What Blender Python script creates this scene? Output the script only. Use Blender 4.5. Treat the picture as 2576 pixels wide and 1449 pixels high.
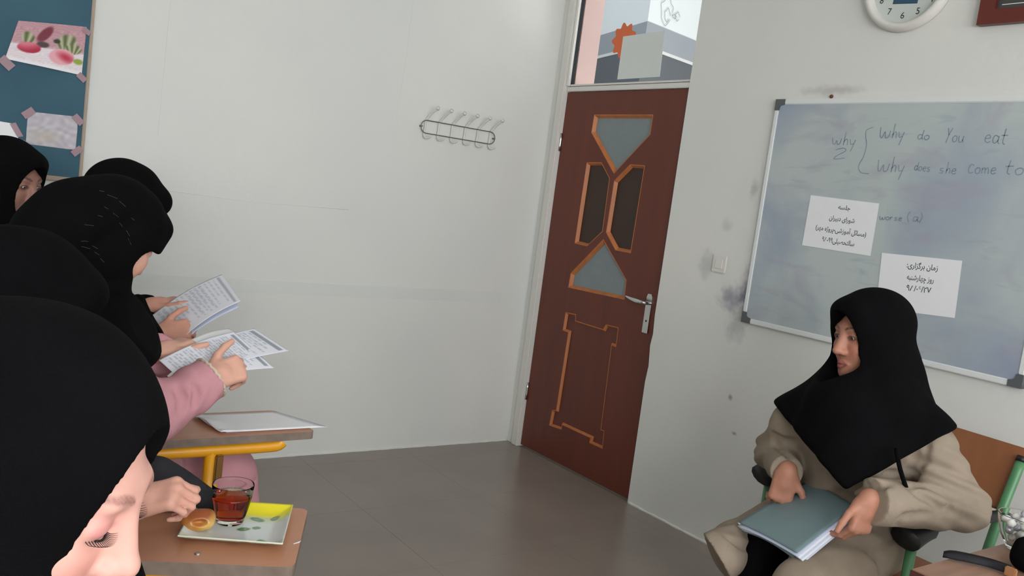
import bpy, bmesh, math, random, time
import numpy as np
from mathutils import Vector, Matrix
T0 = time.time()
random.seed(4)
for o in list(bpy.data.objects):
    bpy.data.objects.remove(o)
scene = bpy.context.scene
COL = scene.collection

# ------------------------------------------------------------------ camera
EYE = 1.43                                  # height of the camera above the floor
FOCAL = 2193.0                              # focal length in pixels of a 2576 x 1449 frame
RC = np.array([[0.80504356, -0.04353803, -0.59161584],
               [-0.5790253, 0.15915903, -0.79962373],
               [0.12897505, 0.98629247, 0.10292033]])
cam_data = bpy.data.cameras.new('camera')
cam = bpy.data.objects.new('camera', cam_data)
COL.objects.link(cam)
M4 = Matrix.Identity(4)
for i in range(3):
    for j in range(3):
        M4[i][j] = RC[i, j]
M4[2][3] = EYE
cam.matrix_world = M4
cam_data.sensor_width = 36.0
cam_data.lens = 36.0 * FOCAL / 2576.0
cam_data.clip_start = 0.02
scene.camera = cam

# ------------------------------------------------------------------ world, lamps, exposure
world = bpy.data.worlds.new('sky')
scene.world = world
world.use_nodes = True
wn = world.node_tree.nodes
wn['Background'].inputs[0].default_value = (0.72, 0.82, 0.92, 1)
wn['Background'].inputs[1].default_value = 1.2


def area(name, loc, direction, sx, sy, power, color=(1, 1, 1)):
    d = bpy.data.lights.new(name, 'AREA')
    d.shape = 'RECTANGLE'
    d.size, d.size_y = sx, sy
    d.energy = power
    d.color = color
    o = bpy.data.objects.new(name, d)
    COL.objects.link(o)
    o.location = loc
    o.rotation_euler = Vector(direction).to_track_quat('-Z', 'Y').to_euler()
    return o


WIN = [(-1.7, -0.4), (0.0, 1.3), (1.7, 2.85)]     # x ranges of the windows in the rear wall
for (a_, b_), pw_ in zip(WIN, (100, 58, 30)):
    area('daylight', ((a_ + b_) / 2, -2.62, 1.9), (0, 1, 0.22), b_ - a_, 1.3, pw_, (0.985, 0.99, 1.0))
area('corridor_fill', (4.6, 2.9, 0.9), (0.0, 0.1, 1.0), 1.6, 1.6, 75, (1.0, 0.99, 0.97))  # added upward lamp, out of view, brightening the corridor faces behind the transom
scene.view_settings.view_transform = 'Standard'
scene.view_settings.look = 'None'
scene.view_settings.gamma = 1.0
scene.view_settings.use_curve_mapping = False
scene.view_settings.exposure = 0.0


# ------------------------------------------------------------------ coordinates
def ray(px, py):
    v = RC @ np.array([(px - 1288.0) / FOCAL, -(py - 724.5) / FOCAL, -1.0])
    return v / np.linalg.norm(v)


C0 = np.array([0, 0, EYE])


def P(px, py, d):
    return C0 + ray(px, py) * d


def on_x(px, py, x):
    r = ray(px, py)
    return C0 + r * (x / r[0])


def on_y(px, py, y):
    r = ray(px, py)
    return C0 + r * (y / r[1])


def on_z(px, py, z):
    r = ray(px, py)
    return C0 + r * ((z - EYE) / r[2])


def nrm(v):
    v = np.asarray(v, float)
    return v / np.linalg.norm(v)


# ------------------------------------------------------------------ materials
def lin(c):
    return tuple(((x / 255) / 12.92 if x / 255 <= 0.04045 else ((x / 255 + 0.055) / 1.055) ** 2.4) for x in c)


def mat(name, rgb, rough=0.6, var=0.0, scale=8.0, bump=0.0, bscale=60.0, metal=0.0, spec=0.5, rgb2=None,
        stretch=(1, 1, 1), detail=4.0, attr=False, sheen=0.0, coat=0.0):
    m = bpy.data.materials.new(name)
    m.use_nodes = True
    nt = m.node_tree
    b = nt.nodes['Principled BSDF']
    b.inputs['Roughness'].default_value = rough
    b.inputs['Metallic'].default_value = metal
    b.inputs['Specular IOR Level'].default_value = spec
    b.inputs['Sheen Weight'].default_value = sheen
    b.inputs['Coat Weight'].default_value = coat
    c1 = lin(rgb)
    b.inputs['Base Color'].default_value = (*c1, 1)
    tc = nt.nodes.new('ShaderNodeTexCoord')
    mp = nt.nodes.new('ShaderNodeMapping')
    mp.inputs['Scale'].default_value = stretch
    nt.links.new(tc.outputs['Object'], mp.inputs[0])
    base = None
    if attr:
        a = nt.nodes.new('ShaderNodeAttribute')
        a.attribute_name = 'tint'
        base = a.outputs['Color']
    if var > 0:
        n = nt.nodes.new('ShaderNodeTexNoise')
        n.inputs['Scale'].default_value = scale
        n.inputs['Detail'].default_value = detail
        nt.links.new(mp.outputs[0], n.inputs['Vector'])
        r = nt.nodes.new('ShaderNodeValToRGB')
        r.color_ramp.elements[0].position = 0.3
        r.color_ramp.elements[1].position = 0.7
        if base is not None:
            r.color_ramp.elements[0].color = (1 - var, 1 - var, 1 - var, 1)
            r.color_ramp.elements[1].color = (1 + var * .3, 1 + var * .3, 1 + var * .3, 1)
            mx = nt.nodes.new('ShaderNodeMix')
            mx.data_type = 'RGBA'
            mx.blend_type = 'MULTIPLY'
            mx.inputs['Factor'].default_value = 1
            nt.links.new(base, mx.inputs['A'])
            nt.links.new(r.outputs[0], mx.inputs['B'])
            base = mx.outputs['Result']
        else:
            c2 = lin(rgb2) if rgb2 else tuple(x * (1 - var) for x in c1)
            r.color_ramp.elements[0].color = (*c2, 1)
            r.color_ramp.elements[1].color = (*c1, 1)
            base = r.outputs[0]
        nt.links.new(n.outputs['Fac'], r.inputs[0])
    if base is not None:
        nt.links.new(base, b.inputs['Base Color'])
    if bump > 0:
        n2 = nt.nodes.new('ShaderNodeTexNoise')
        n2.inputs['Scale'].default_value = bscale
        n2.inputs['Detail'].default_value = 3
        nt.links.new(mp.outputs[0], n2.inputs['Vector'])
        bp = nt.nodes.new('ShaderNodeBump')
        bp.inputs['Strength'].default_value = bump
        bp.inputs['Distance'].default_value = 0.004
        nt.links.new(n2.outputs['Fac'], bp.inputs['Height'])
        nt.links.new(bp.outputs[0], b.inputs['Normal'])
    return m


def glass(name, rgb, rough=0.0, ior=1.30):
    m = mat(name, rgb, rough)
    b = m.node_tree.nodes['Principled BSDF']
    b.inputs['Transmission Weight'].default_value = 1.0
    b.inputs['IOR'].default_value = ior
    return m


def wall_material():
    m = mat('wall_paint', (226, 226, 221), 0.75, var=0.05, scale=1.3, bump=0.25, bscale=35, rgb2=(218, 220, 217))
    return m


def smudge_wall_material():
    """painted plaster with grey-violet rub marks of its own around the switch and the board's edge"""
    m = wall_material()
    m.name = 'wall_paint_smudged'
    nt = m.node_tree
    b = nt.nodes['Principled BSDF']
    src = b.inputs['Base Color'].links[0].from_socket
    tc = nt.nodes.new('ShaderNodeTexCoord')
    cur = src
    # (y, z, ry, rz, strength, colour)
    spots = [(2.52, 1.115, .075, .055, .62, (95, 95, 128)), (2.435, 1.15, .05, .11, .7, (92, 92, 124)),
             (2.70, 1.24, .05, .06, .3, (120, 120, 140)), (2.48, 1.0, .05, .08, .35, (110, 108, 130)),
             (2.2, 2.02, .13, .02, .35, (130, 120, 115)), (2.62, 1.43, .03, .03, .22, (120, 115, 120)),
             (2.50, 1.60, .02, .04, .35, (120, 112, 115)),
             (2.45, 0.68, .012, .012, .6, (90, 85, 85)), (2.40, 0.53, .014, .008, .6, (90, 85, 85))]
    nz = nt.nodes.new('ShaderNodeTexNoise')
    nz.inputs['Scale'].default_value = 26
    nz.inputs['Detail'].default_value = 6
    nt.links.new(tc.outputs['Object'], nz.inputs['Vector'])
    for (y, z, ry, rz, s, c) in spots:
        mp = nt.nodes.new('ShaderNodeMapping')
        mp.vector_type = 'POINT'
        mp.inputs['Location'].default_value = (0, -y / ry, -z / rz)
        mp.inputs['Scale'].default_value = (0, 1 / ry, 1 / rz)
        nt.links.new(tc.outputs['Object'], mp.inputs[0])
        ln = nt.nodes.new('ShaderNodeVectorMath')
        ln.operation = 'LENGTH'
        nt.links.new(mp.outputs[0], ln.inputs[0])
        ad = nt.nodes.new('ShaderNodeMath')
        ad.operation = 'MULTIPLY_ADD'
        nt.links.new(nz.outputs['Fac'], ad.inputs[0])
        ad.inputs[1].default_value = 1.6
        ad.inputs[2].default_value = -0.8
        ad2 = nt.nodes.new('ShaderNodeMath')
        nt.links.new(ln.outputs['Value'], ad2.inputs[0])
        nt.links.new(ad.outputs[0], ad2.inputs[1])
        mr = nt.nodes.new('ShaderNodeMapRange')
        mr.interpolation_type = 'SMOOTHSTEP'
        mr.inputs['From Min'].default_value = 1.5
        mr.inputs['From Max'].default_value = 0.1
        mr.inputs['To Max'].default_value = s
        nt.links.new(ad2.outputs[0], mr.inputs['Value'])
        mx = nt.nodes.new('ShaderNodeMix')
        mx.data_type = 'RGBA'
        nt.links.new(mr.outputs[0], mx.inputs['Factor'])
        nt.links.new(cur, mx.inputs['A'])
        mx.inputs['B'].default_value = (*lin(c), 1)
        cur = mx.outputs['Result']
    nt.links.new(cur, b.inputs['Base Color'])
    return m


MWALL = wall_material()
MWALLR = smudge_wall_material()
MBAND = mat('band_plaster', (219, 222, 219), 0.7, var=0.05, scale=3, bump=0.2, bscale=40)
MCEIL = mat('ceiling_paint', (235, 235, 232), 0.8, var=0.03, scale=2)
MTILE = mat('floor_stone', (146, 135, 126), 0.24, var=0.16, scale=2.2, detail=8, spec=0.5)
MGROUT = mat('tile_joint', (146, 132, 120), 0.7, var=0.1, scale=20)
MWHITE = mat('white_enamel', (222, 220, 214), 0.4, var=0.03, scale=5)
MPINK = mat('pink_plaster', (212, 182, 175), 0.7, var=0.05, scale=6)
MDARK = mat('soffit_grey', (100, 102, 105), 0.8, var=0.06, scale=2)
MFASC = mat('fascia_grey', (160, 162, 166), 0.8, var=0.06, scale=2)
MDOOR = mat('brown_door_veneer', (108, 54, 39), 0.42, var=0.22, scale=5, stretch=(3, 3, 0.25), detail=6, spec=0.4)
MEDGE = mat('orange_wood_moulding', (196, 118, 66), 0.5, var=0.25, scale=9, stretch=(3, 3, 0.5), detail=5)
MAMBER = mat('dark_brown_panel', (58, 36, 22), 0.45, var=0.2, scale=6)
MFROST = mat('frosted_glass', (128, 140, 142), 0.35, var=0.06, scale=40)
MCHROME = mat('brushed_chrome', (200, 200, 200), 0.25, var=0.05, scale=30, metal=1.0)
MBLACKP = mat('black_plastic', (24, 24, 26), 0.45, var=0.1, scale=30)
MGREYP = mat('grey_plastic', (92, 96, 98), 0.5, var=0.08, scale=20)
MYELLOW = mat('yellow_enamel_steel', (226, 158, 24), 0.35, var=0.08, scale=12)
MGREEN = mat('green_enamel_steel', (84, 140, 96), 0.35, var=0.12, scale=12)
MDESK = mat('beech_laminate', (190, 132, 100), 0.35, var=0.1, scale=7, stretch=(0.4, 3, 3), detail=6)
MDESKE = mat('worn_particle_edge', (128, 112, 100), 0.7, var=0.3, scale=30)
MPLY = mat('orange_plywood', (146, 92, 58), 0.4, var=0.14, scale=6, stretch=(3, 3, 0.5), detail=6)
MPAPER = mat('white_paper', (238, 240, 242), 0.7, var=0.02, scale=30)
MPAPERB = mat('bluish_paper', (206, 214, 236), 0.7, var=0.03, scale=30)
MPRINT = mat('printed_paper', (226, 228, 232), 0.7, attr=True)
MFOLDER = mat('teal_grey_card', (122, 146, 150), 0.5, var=0.07, scale=7)
MBOARD = mat('whiteboard_enamel', (186, 197, 197), 0.22, spec=0.5)
MALU = mat('white_aluminium', (226, 230, 230), 0.4, var=0.03, scale=10)
MINK = mat('marker_ink_faded', (138, 158, 172), 0.6, var=0.3, scale=25)
MTEXT = mat('black_print', (40, 42, 46), 0.7, var=0.05, scale=20)
MRUST = mat('rusty_screw', (120, 60, 44), 0.7, var=0.3, scale=90)
MCHALK = mat('green_chalkboard', (52, 96, 112), 0.7, var=0.14, scale=3.5, rgb2=(44, 84, 104))
MCHFR = mat('chalkboard_wood_trim', (176, 158, 140), 0.6, var=0.15, scale=15)
MTAPE = mat('pink_tape', (160, 128, 138), 0.5, var=0.1, scale=30)
MCLOTH = mat('black_cloth', (12, 12, 14), 0.9, var=0.25, scale=14, bump=0.35, bscale=500, spec=0.06)
MCLOTH2 = mat('charcoal_cloth', (50, 50, 54), 0.9, var=0.2, scale=20, bump=0.4, bscale=420, spec=0.15)
MPINKC = mat('pink_cotton', (206, 150, 158), 0.85, var=0.1, scale=14, bump=0.4, bscale=500, spec=0.2)
MBEIGE = mat('beige_linen', (158, 144, 128), 0.9, var=0.12, scale=18, bump=0.45, bscale=480, spec=0.2)
MNAVY = mat('navy_denim', (36, 42, 66), 0.9, var=0.2, scale=60)
MSKIN = mat('skin', (214, 160, 140), 0.5, attr=True, var=0.06, scale=60, spec=0.35)
MSHOE = mat('black_leather', (22, 20, 20), 0.4, var=0.1, scale=20)
MHAIR = mat('dark_hair', (26, 20, 18), 0.55, var=0.4, scale=220, stretch=(1, 1, 0.15))
MLASH = mat('eyelash_black', (8, 8, 8), 0.6, var=0.1, scale=10)
MEYE = mat('eyeball', (220, 215, 210), 0.2, attr=True)
MGLASS = glass('clear_glass', (250, 252, 250), 0.0, 1.15)
MPANE = glass('window_glass', (252, 253, 252), 0.0, 1.02)
MPLATE = mat('printed_glass_plate', (216, 222, 216), 0.15, attr=True, spec=0.6, coat=0.3)
MSUGAR = mat('white_wrapped_sweets', (232, 230, 226), 0.35, var=0.08, scale=30)
MREDF = mat('mahogany_frame', (104, 42, 32), 0.4, var=0.15, scale=9)
MPICT = mat('dark_picture', (74, 74, 72), 0.3, var=0.2, scale=8)
MORANGE = mat('orange_felt', (226, 118, 76), 0.85, var=0.06, scale=30)
MNOTE = mat('grey_green_paper', (218, 223, 220), 0.8, var=0.02, scale=12)
MWTABLE = mat('walnut_laminate', (164, 124, 102), 0.35, var=0.3, scale=6, stretch=(0.5, 7, 5), detail=6)
MWTEDGE = mat('dark_edge_band', (84, 48, 46), 0.5, var=0.15, scale=20)
MTAN = mat('tan_leather', (170, 120, 80), 0.6, var=0.15, scale=30)
MBLUEC = mat('pale_blue_cotton', (160, 180, 214), 0.8, var=0.08, scale=20)


def tea_material():
    m = glass('tea', (214, 92, 22), 0.0, 1.33)
    nt = m.node_tree
    b = nt.nodes['Principled BSDF']
    b.inputs['Base Color'].default_value = (1, 1, 1, 1)
    v = nt.nodes.new('ShaderNodeVolumeAbsorption')
    v.inputs['Color'].default_value = (0.80, 0.22, 0.03, 1)
    v.inputs['Density'].default_value = 60
    nt.links.new(v.outputs[0], nt.nodes['Material Output'].inputs['Volume'])
    return m


MTEA = tea_material()


def bread_material():
    m = mat('bread_crust', (196, 118, 52), 0.4, attr=True, var=0.12, scale=40, coat=0.2)
    return m


MBREAD = bread_material()


# ------------------------------------------------------------------ object helpers
def tag(o, label=None, cat=None, group=None, kind=None):
    if label: o['label'] = label
    if cat: o['category'] = cat
    if group: o['group'] = group
    if kind: o['kind'] = kind
    return o


def link(name, me, m=None, parent=None, smooth=False):
    o = bpy.data.objects.new(name, me)
    COL.objects.link(o)
    if m is not None and hasattr(me, 'materials'):
        for q in (m if isinstance(m, (list, tuple)) else [m]):
            me.materials.append(q)
    if smooth and isinstance(me, bpy.types.Mesh):
        me.polygons.foreach_set('use_smooth', [True] * len(me.polygons))
    if parent is not None:
        o.parent = parent
        o.matrix_parent_inverse = parent.matrix_world.inverted() if False else Matrix.Identity(4)
        # parts are modelled in world coordinates: undo the parent's own place
        o.matrix_parent_inverse = parent_matrix(parent).inverted()
    return o


def parent_matrix(p):
    m = Matrix.LocRotScale(p.location, p.rotation_euler, p.scale)
    if p.parent is not None:
        m = parent_matrix(p.parent) @ p.matrix_parent_inverse @ m
    return m


def empty(name, loc, label, cat, group=None):
    o = bpy.data.objects.new(name, None)
    COL.objects.link(o)
    o.location = Vector(loc)
    o.empty_display_size = 0.05
    return tag(o, label, cat, group)


def bm_to(name, bm, m, parent=None, smooth=False):
    bmesh.ops.recalc_face_normals(bm, faces=bm.faces)
    me = bpy.data.meshes.new(name)
    bm.to_mesh(me)
    bm.free()
    return link(name, me, m, parent, smooth)


def add_box(bm, lo, hi, R=None, c=None, bevel=0.0):
    b2 = bmesh.new()
    lo = np.array(lo, float)
    hi = np.array(hi, float)
    bmesh.ops.create_cube(b2, size=1.0)
    for v in b2.verts:
        q = np.array(v.co) + 0.5
        v.co = Vector(lo + q * (hi - lo))
    if bevel > 0:
        bmesh.ops.bevel(b2, geom=list(b2.edges), offset=bevel, segments=2, affect='EDGES')
    if R is not None:
        M = np.array(R).T        # columns: local axes
        cc = np.array(c if c is not None else (0, 0, 0), float)
        for v in b2.verts:
            v.co = Vector(cc + M @ np.array(v.co))
    merge(bm, b2)
    return bm


def merge(bm, b2):
    me = bpy.data.meshes.new('tmp')
    b2.to_mesh(me)
    b2.free()
    bm.from_mesh(me)
    bpy.data.meshes.remove(me)


def box(name, lo, hi, m, parent=None, bevel=0.0, R=None, c=None):
    bm = bmesh.new()
    add_box(bm, lo, hi, R, c, bevel)
    return bm_to(name, bm, m, parent)


def smooth_path(pts, n=6, closed=False):
    pts = [np.array(p, float) for p in pts]
    out = []
    N = len(pts)
    rng = range(N if closed else N - 1)
    for i in rng:
        if closed:
            p0, p1, p2, p3 = pts[(i - 1) % N], pts[i], pts[(i + 1) % N], pts[(i + 2) % N]
        else:
            p0, p1, p2, p3 = pts[max(i - 1, 0)], pts[i], pts[i + 1], pts[min(i + 2, N - 1)]
        for k in range(n):
            t = k / n
            out.append(0.5 * ((2 * p1) + (-p0 + p2) * t + (2 * p0 - 5 * p1 + 4 * p2 - p3) * t * t + (-p0 + 3 * p1 - 3 * p2 + p3) * t ** 3))
    if not closed:
        out.append(pts[-1])
    return out


def add_tube(bm, pts, r, seg=10, closed=False, flat=None):
    """a tube swept along pts; r a number or a list; flat=(vector, ratio) squashes the section along a direction"""
    pts = [np.array(p, float) for p in pts]
    n = len(pts)
    rs = r if isinstance(r, (list, tuple, np.ndarray)) else [r] * n
    rings = []
    up = None
    for i in range(n):
        if closed:
            t = pts[(i + 1) % n] - pts[(i - 1) % n]
        else:
            t = pts[min(i + 1, n - 1)] - pts[max(i - 1, 0)]
        t = nrm(t)
        if up is None:
            a = np.array([0, 0, 1.0]) if abs(t[2]) < 0.9 else np.array([1.0, 0, 0])
            up = nrm(np.cross(np.cross(t, a), t))
        else:
            up = nrm(up - t * up.dot(t))
        s = np.cross(t, up)
        ring = []
        for k in range(seg):
            a = 2 * math.pi * k / seg
            off = (up * math.cos(a) + s * math.sin(a)) * rs[i]
            if flat is not None:
                fv = np.array(flat[0], float)
                off = off - fv * off.dot(fv) * (1 - flat[1])
            ring.append(bm.verts.new(Vector(pts[i] + off)))
        rings.append(ring)
    for i in range(n if closed else n - 1):
        a, b = rings[i], rings[(i + 1) % n]
        for k in range(seg):
            bm.faces.new((a[k], a[(k + 1) % seg], b[(k + 1) % seg], b[k]))
    if not closed:
        bm.faces.new(rings[0][::-1])
        bm.faces.new(rings[-1])


def tube(name, pts, r, m, parent=None, seg=10, closed=False, flat=None):
    bm = bmesh.new()
    add_tube(bm, pts, r, seg, closed, flat)
    return bm_to(name, bm, m, parent, True)


def lathe(name, prof, c, m, parent=None, seg=40, axis=(0, 0, 1), smooth=True, scale=(1, 1)):
    """closed profile [(r, h), ...] turned round an axis through c"""
    ax = nrm(axis)
    a = np.array([1.0, 0, 0]) if abs(ax[0]) < 0.9 else np.array([0, 1.0, 0])
    u = nrm(np.cross(ax, a))
    v = np.cross(ax, u)
    bm = bmesh.new()
    rings = []
    for (r, h) in prof:
        if r < 1e-6:
            rings.append([bm.verts.new(Vector(np.array(c) + ax * h))])
        else:
            rings.append([bm.verts.new(Vector(np.array(c) + ax * h + r * (u * math.cos(2 * math.pi * k / seg) * scale[0] + v * math.sin(2 * math.pi * k / seg) * scale[1]))) for k in range(seg)])
    for a_, b_ in zip(rings[:-1], rings[1:]):
        for k in range(seg):
            k2 = (k + 1) % seg
            if len(a_) == 1 and len(b_) == 1:
                continue
            if len(a_) == 1:
                bm.faces.new((a_[0], b_[k], b_[k2]))
            elif len(b_) == 1:
                bm.faces.new((a_[k], a_[k2], b_[0]))
            else:
                bm.faces.new((a_[k], a_[k2], b_[k2], b_[k]))
    return bm_to(name, bm, m, parent, smooth)


def prism(name, poly, o, u, v, thick, m, parent=None, holes=(), both=False, bevel=0.0):
    """flat polygon (with holes) in the plane o + a*u + b*v, extruded by thick along u x v"""
    cu = bpy.data.curves.new('tmp', 'CURVE')
    cu.dimensions = '2D'
    cu.fill_mode = 'BOTH'
    cu.extrude = thick / 2
    cu.bevel_depth = bevel
    for pl in [poly] + list(holes):
        sp = cu.splines.new('POLY')
        sp.points.add(len(pl) - 1)
        for i, (a, b) in enumerate(pl):
            sp.points[i].co = (a, b, 0, 1)
        sp.use_cyclic_u = True
    ob = bpy.data.objects.new('tmp', cu)
    COL.objects.link(ob)
    me = bpy.data.meshes.new_from_object(ob)
    bpy.data.objects.remove(ob)
    bpy.data.curves.remove(cu)
    me.name = name
    u = nrm(u)
    v = nrm(v)
    w = np.cross(u, v)
    o = np.array(o, float)
    co = np.empty(len(me.vertices) * 3)
    me.vertices.foreach_get('co', co)
    co = co.reshape(-1, 3)
    out = o + co[:, :1] * u + co[:, 1:2] * v + (co[:, 2:3] + thick / 2) * w
    me.vertices.foreach_set('co', out.ravel())
    me.materials.clear()
    return link(name, me, m, parent)


def set_tint(me, cols):
    a = me.color_attributes.new('tint', 'FLOAT_COLOR', 'POINT')
    c = np.ones((len(me.vertices), 4), np.float32)
    c[:, :3] = cols
    a.data.foreach_set('color', c.ravel())


def sheet(name, corners, m, parent=None, nu=24, nv=18, bend=None, thick=0.0006, paint=None):
    """a sheet of paper over four corners (00,10,11,01); bend(u,v) lifts along the normal; paint(u,v) prints on it"""
    c00, c10, c11, c01 = [np.array(c, float) for c in corners]
    n = nrm(np.cross(c10 - c00, c01 - c00))
    uu, vv = np.meshgrid(np.linspace(0, 1, nu + 1), np.linspace(0, 1, nv + 1), indexing='ij')
    u = uu.ravel()[:, None]
    v = vv.ravel()[:, None]
    X = c00 * (1 - u) * (1 - v) + c10 * u * (1 - v) + c11 * u * v + c01 * (1 - u) * v
    if bend is not None:
        X = X + n * np.array([bend(a, b) for a, b in zip(uu.ravel(), vv.ravel())])[:, None]
    W = nv + 1
    faces = []
    for i in range(nu):
        for j in range(nv):
            a = i * W + j
            faces.append((a, a + W, a + W + 1, a + 1))
    N = len(X)
    Xb = X - n * thick
    rim = []
    top = [i * W for i in range(nu + 1)] + [nu * W + j for j in range(1, nv + 1)] + [i * W + nv for i in range(nu - 1, -1, -1)] + [j for j in range(nv - 1, 0, -1)]
    for a, b in zip(top, top[1:] + top[:1]):
        rim.append((a, a + N, b + N, b))
    me = bpy.data.meshes.new(name)
    me.from_pydata(np.vstack([X, Xb]).tolist(), [], faces + [tuple(q + N for q in f[::-1]) for f in faces] + rim)
    if paint is not None:
        cc = np.array([lin(paint(a, b)) for a, b in zip(uu.ravel(), vv.ravel())])
        set_tint(me, np.vstack([cc, cc]))
    o = link(name, me, m, parent)
    me.polygons.foreach_set('use_smooth', [k < 2 * len(faces) for k in range(len(me.polygons))])
    return o


def strokes(name, lines, o, u, v, r, m, parent=None, lift=0.0005):
    """hand-drawn marks: flat ribbons along polylines given in plane coordinates"""
    u = nrm(u)
    v = nrm(v)
    w = np.cross(u, v)
    o = np.array(o, float)
    bm = bmesh.new()
    for ln in lines:
        pts = smooth_path([(a, b, 0) for a, b in ln], 5) if len(ln) > 2 else [np.array((a, b, 0.)) for a, b in ln]
        prev = None
        for i, p in enumerate(pts):
            t = pts[min(i + 1, len(pts) - 1)] - pts[max(i - 1, 0)]
            t = t / (np.linalg.norm(t) + 1e-9)
            s = np.array([-t[1], t[0], 0]) * r
            a = p + s
            b = p - s
            va = bm.verts.new(Vector(o + u * a[0] + v * a[1] + w * lift))
            vb = bm.verts.new(Vector(o + u * b[0] + v * b[1] + w * lift))
            if prev:
                bm.faces.new((prev[0], prev[1], vb, va))
            prev = (va, vb)
    me = bpy.data.meshes.new(name)
    bm.to_mesh(me)
    bm.free()
    return link(name, me, m, parent)


def text_mesh(name, s, o, u, v, size, m, parent=None, align='CENTER', lift=0.0006, width=None, bold=0.0):
    cu = bpy.data.curves.new('tmp', 'FONT')
    cu.body = s
    cu.size = size
    cu.align_x = align
    cu.align_y = 'CENTER'
    cu.offset = bold
    ob = bpy.data.objects.new('tmp', cu)
    COL.objects.link(ob)
    bpy.context.view_layer.update()
    me = bpy.data.meshes.new_from_object(ob.evaluated_get(bpy.context.evaluated_depsgraph_get()))
    bpy.data.objects.remove(ob)
    bpy.data.curves.remove(cu)
    me.name = name
    me.materials.clear()
    n = len(me.vertices)
    co = np.empty(n * 3)
    me.vertices.foreach_get('co', co)
    co = co.reshape(-1, 3)
    if width and n:
        w0 = co[:, 0].max() - co[:, 0].min()
        k = width / w0
        co[:, 0] = (co[:, 0] - (co[:, 0].max() + co[:, 0].min()) / 2) * k
    u = nrm(u)
    v = nrm(v)
    w = np.cross(u, v)
    me.vertices.foreach_set('co', (np.array(o, float) + co[:, :1] * u + co[:, 1:2] * v + w * lift).ravel())
    return link(name, me, m, parent)


# ------------------------------------------------------------------ signed-distance modelling for bodies and clothes
class Pr:
    """one primitive: f(points) -> distance; op u/s/i; blend k"""
    def __init__(self, f, op='u', k=0.0):
        self.f, self.op, self.k = f, op, k


def cap(a, b, ra, rb=None, k=0.02, op='u', cut=None):
    a = np.array(a, np.float32)
    b = np.array(b, np.float32)
    rb = ra if rb is None else rb
    ba = b - a
    L2 = float(ba.dot(ba)) + 1e-12

    def f(p):
        q = p - a
        t = np.clip(q @ ba / L2, 0, 1)
        d = q - t[:, None] * ba
        return np.sqrt((d * d).sum(1)) - (ra + (rb - ra) * t)
    if cut is not None:                      # cut=(point, direction): flat end (cuff, hem)
        c = np.array(cut[0], np.float32)
        n = nrm(cut[1]).astype(np.float32)

        def g(p):
            return np.maximum(f(p), (p - c) @ n)
        return Pr(g, op, k)
    return Pr(f, op, k)


def ell(c, r, B=None, k=0.02, op='u'):
    """ellipsoid; B rows are its axes"""
    c = np.array(c, np.float32)
    r = np.array(r, np.float32)
    B = np.eye(3, dtype=np.float32) if B is None else np.array(B, np.float32)

    def f(p):
        q = (p - c) @ B.T
        k0 = np.sqrt(((q / r) ** 2).sum(1))
        k1 = np.sqrt(((q / (r * r)) ** 2).sum(1)) + 1e-9
        return k0 * (k0 - 1) / k1
    return Pr(f, op, k)


def rbox(c, h, B=None, rad=0.01, k=0.01, op='u'):
    c = np.array(c, np.float32)
    h = np.array(h, np.float32) - rad
    B = np.eye(3, dtype=np.float32) if B is None else np.array(B, np.float32)

    def f(p):
        q = np.abs((p - c) @ B.T) - h
        return np.sqrt((np.maximum(q, 0) ** 2).sum(1)) + np.minimum(q.max(1), 0) - rad
    return Pr(f, op, k)


def half(c, n, k=0.0, op='i'):
    """keeps the side the normal points away from"""
    c = np.array(c, np.float32)
    n = nrm(n).astype(np.float32)
    return Pr(lambda p: (p - c) @ n, op, k)


def combine(d, v, op, k):
    if op == 'u':
        if k <= 0: return np.minimum(d, v)
        h = np.maximum(k - np.abs(d - v), 0) / k
        return np.minimum(d, v) - h * h * k * 0.25
    if op == 's': v = -v
    if k <= 0: return np.maximum(d, v)
    h = np.maximum(k - np.abs(d - v), 0) / k
    return np.maximum(d, v) + h * h * k * 0.25


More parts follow.
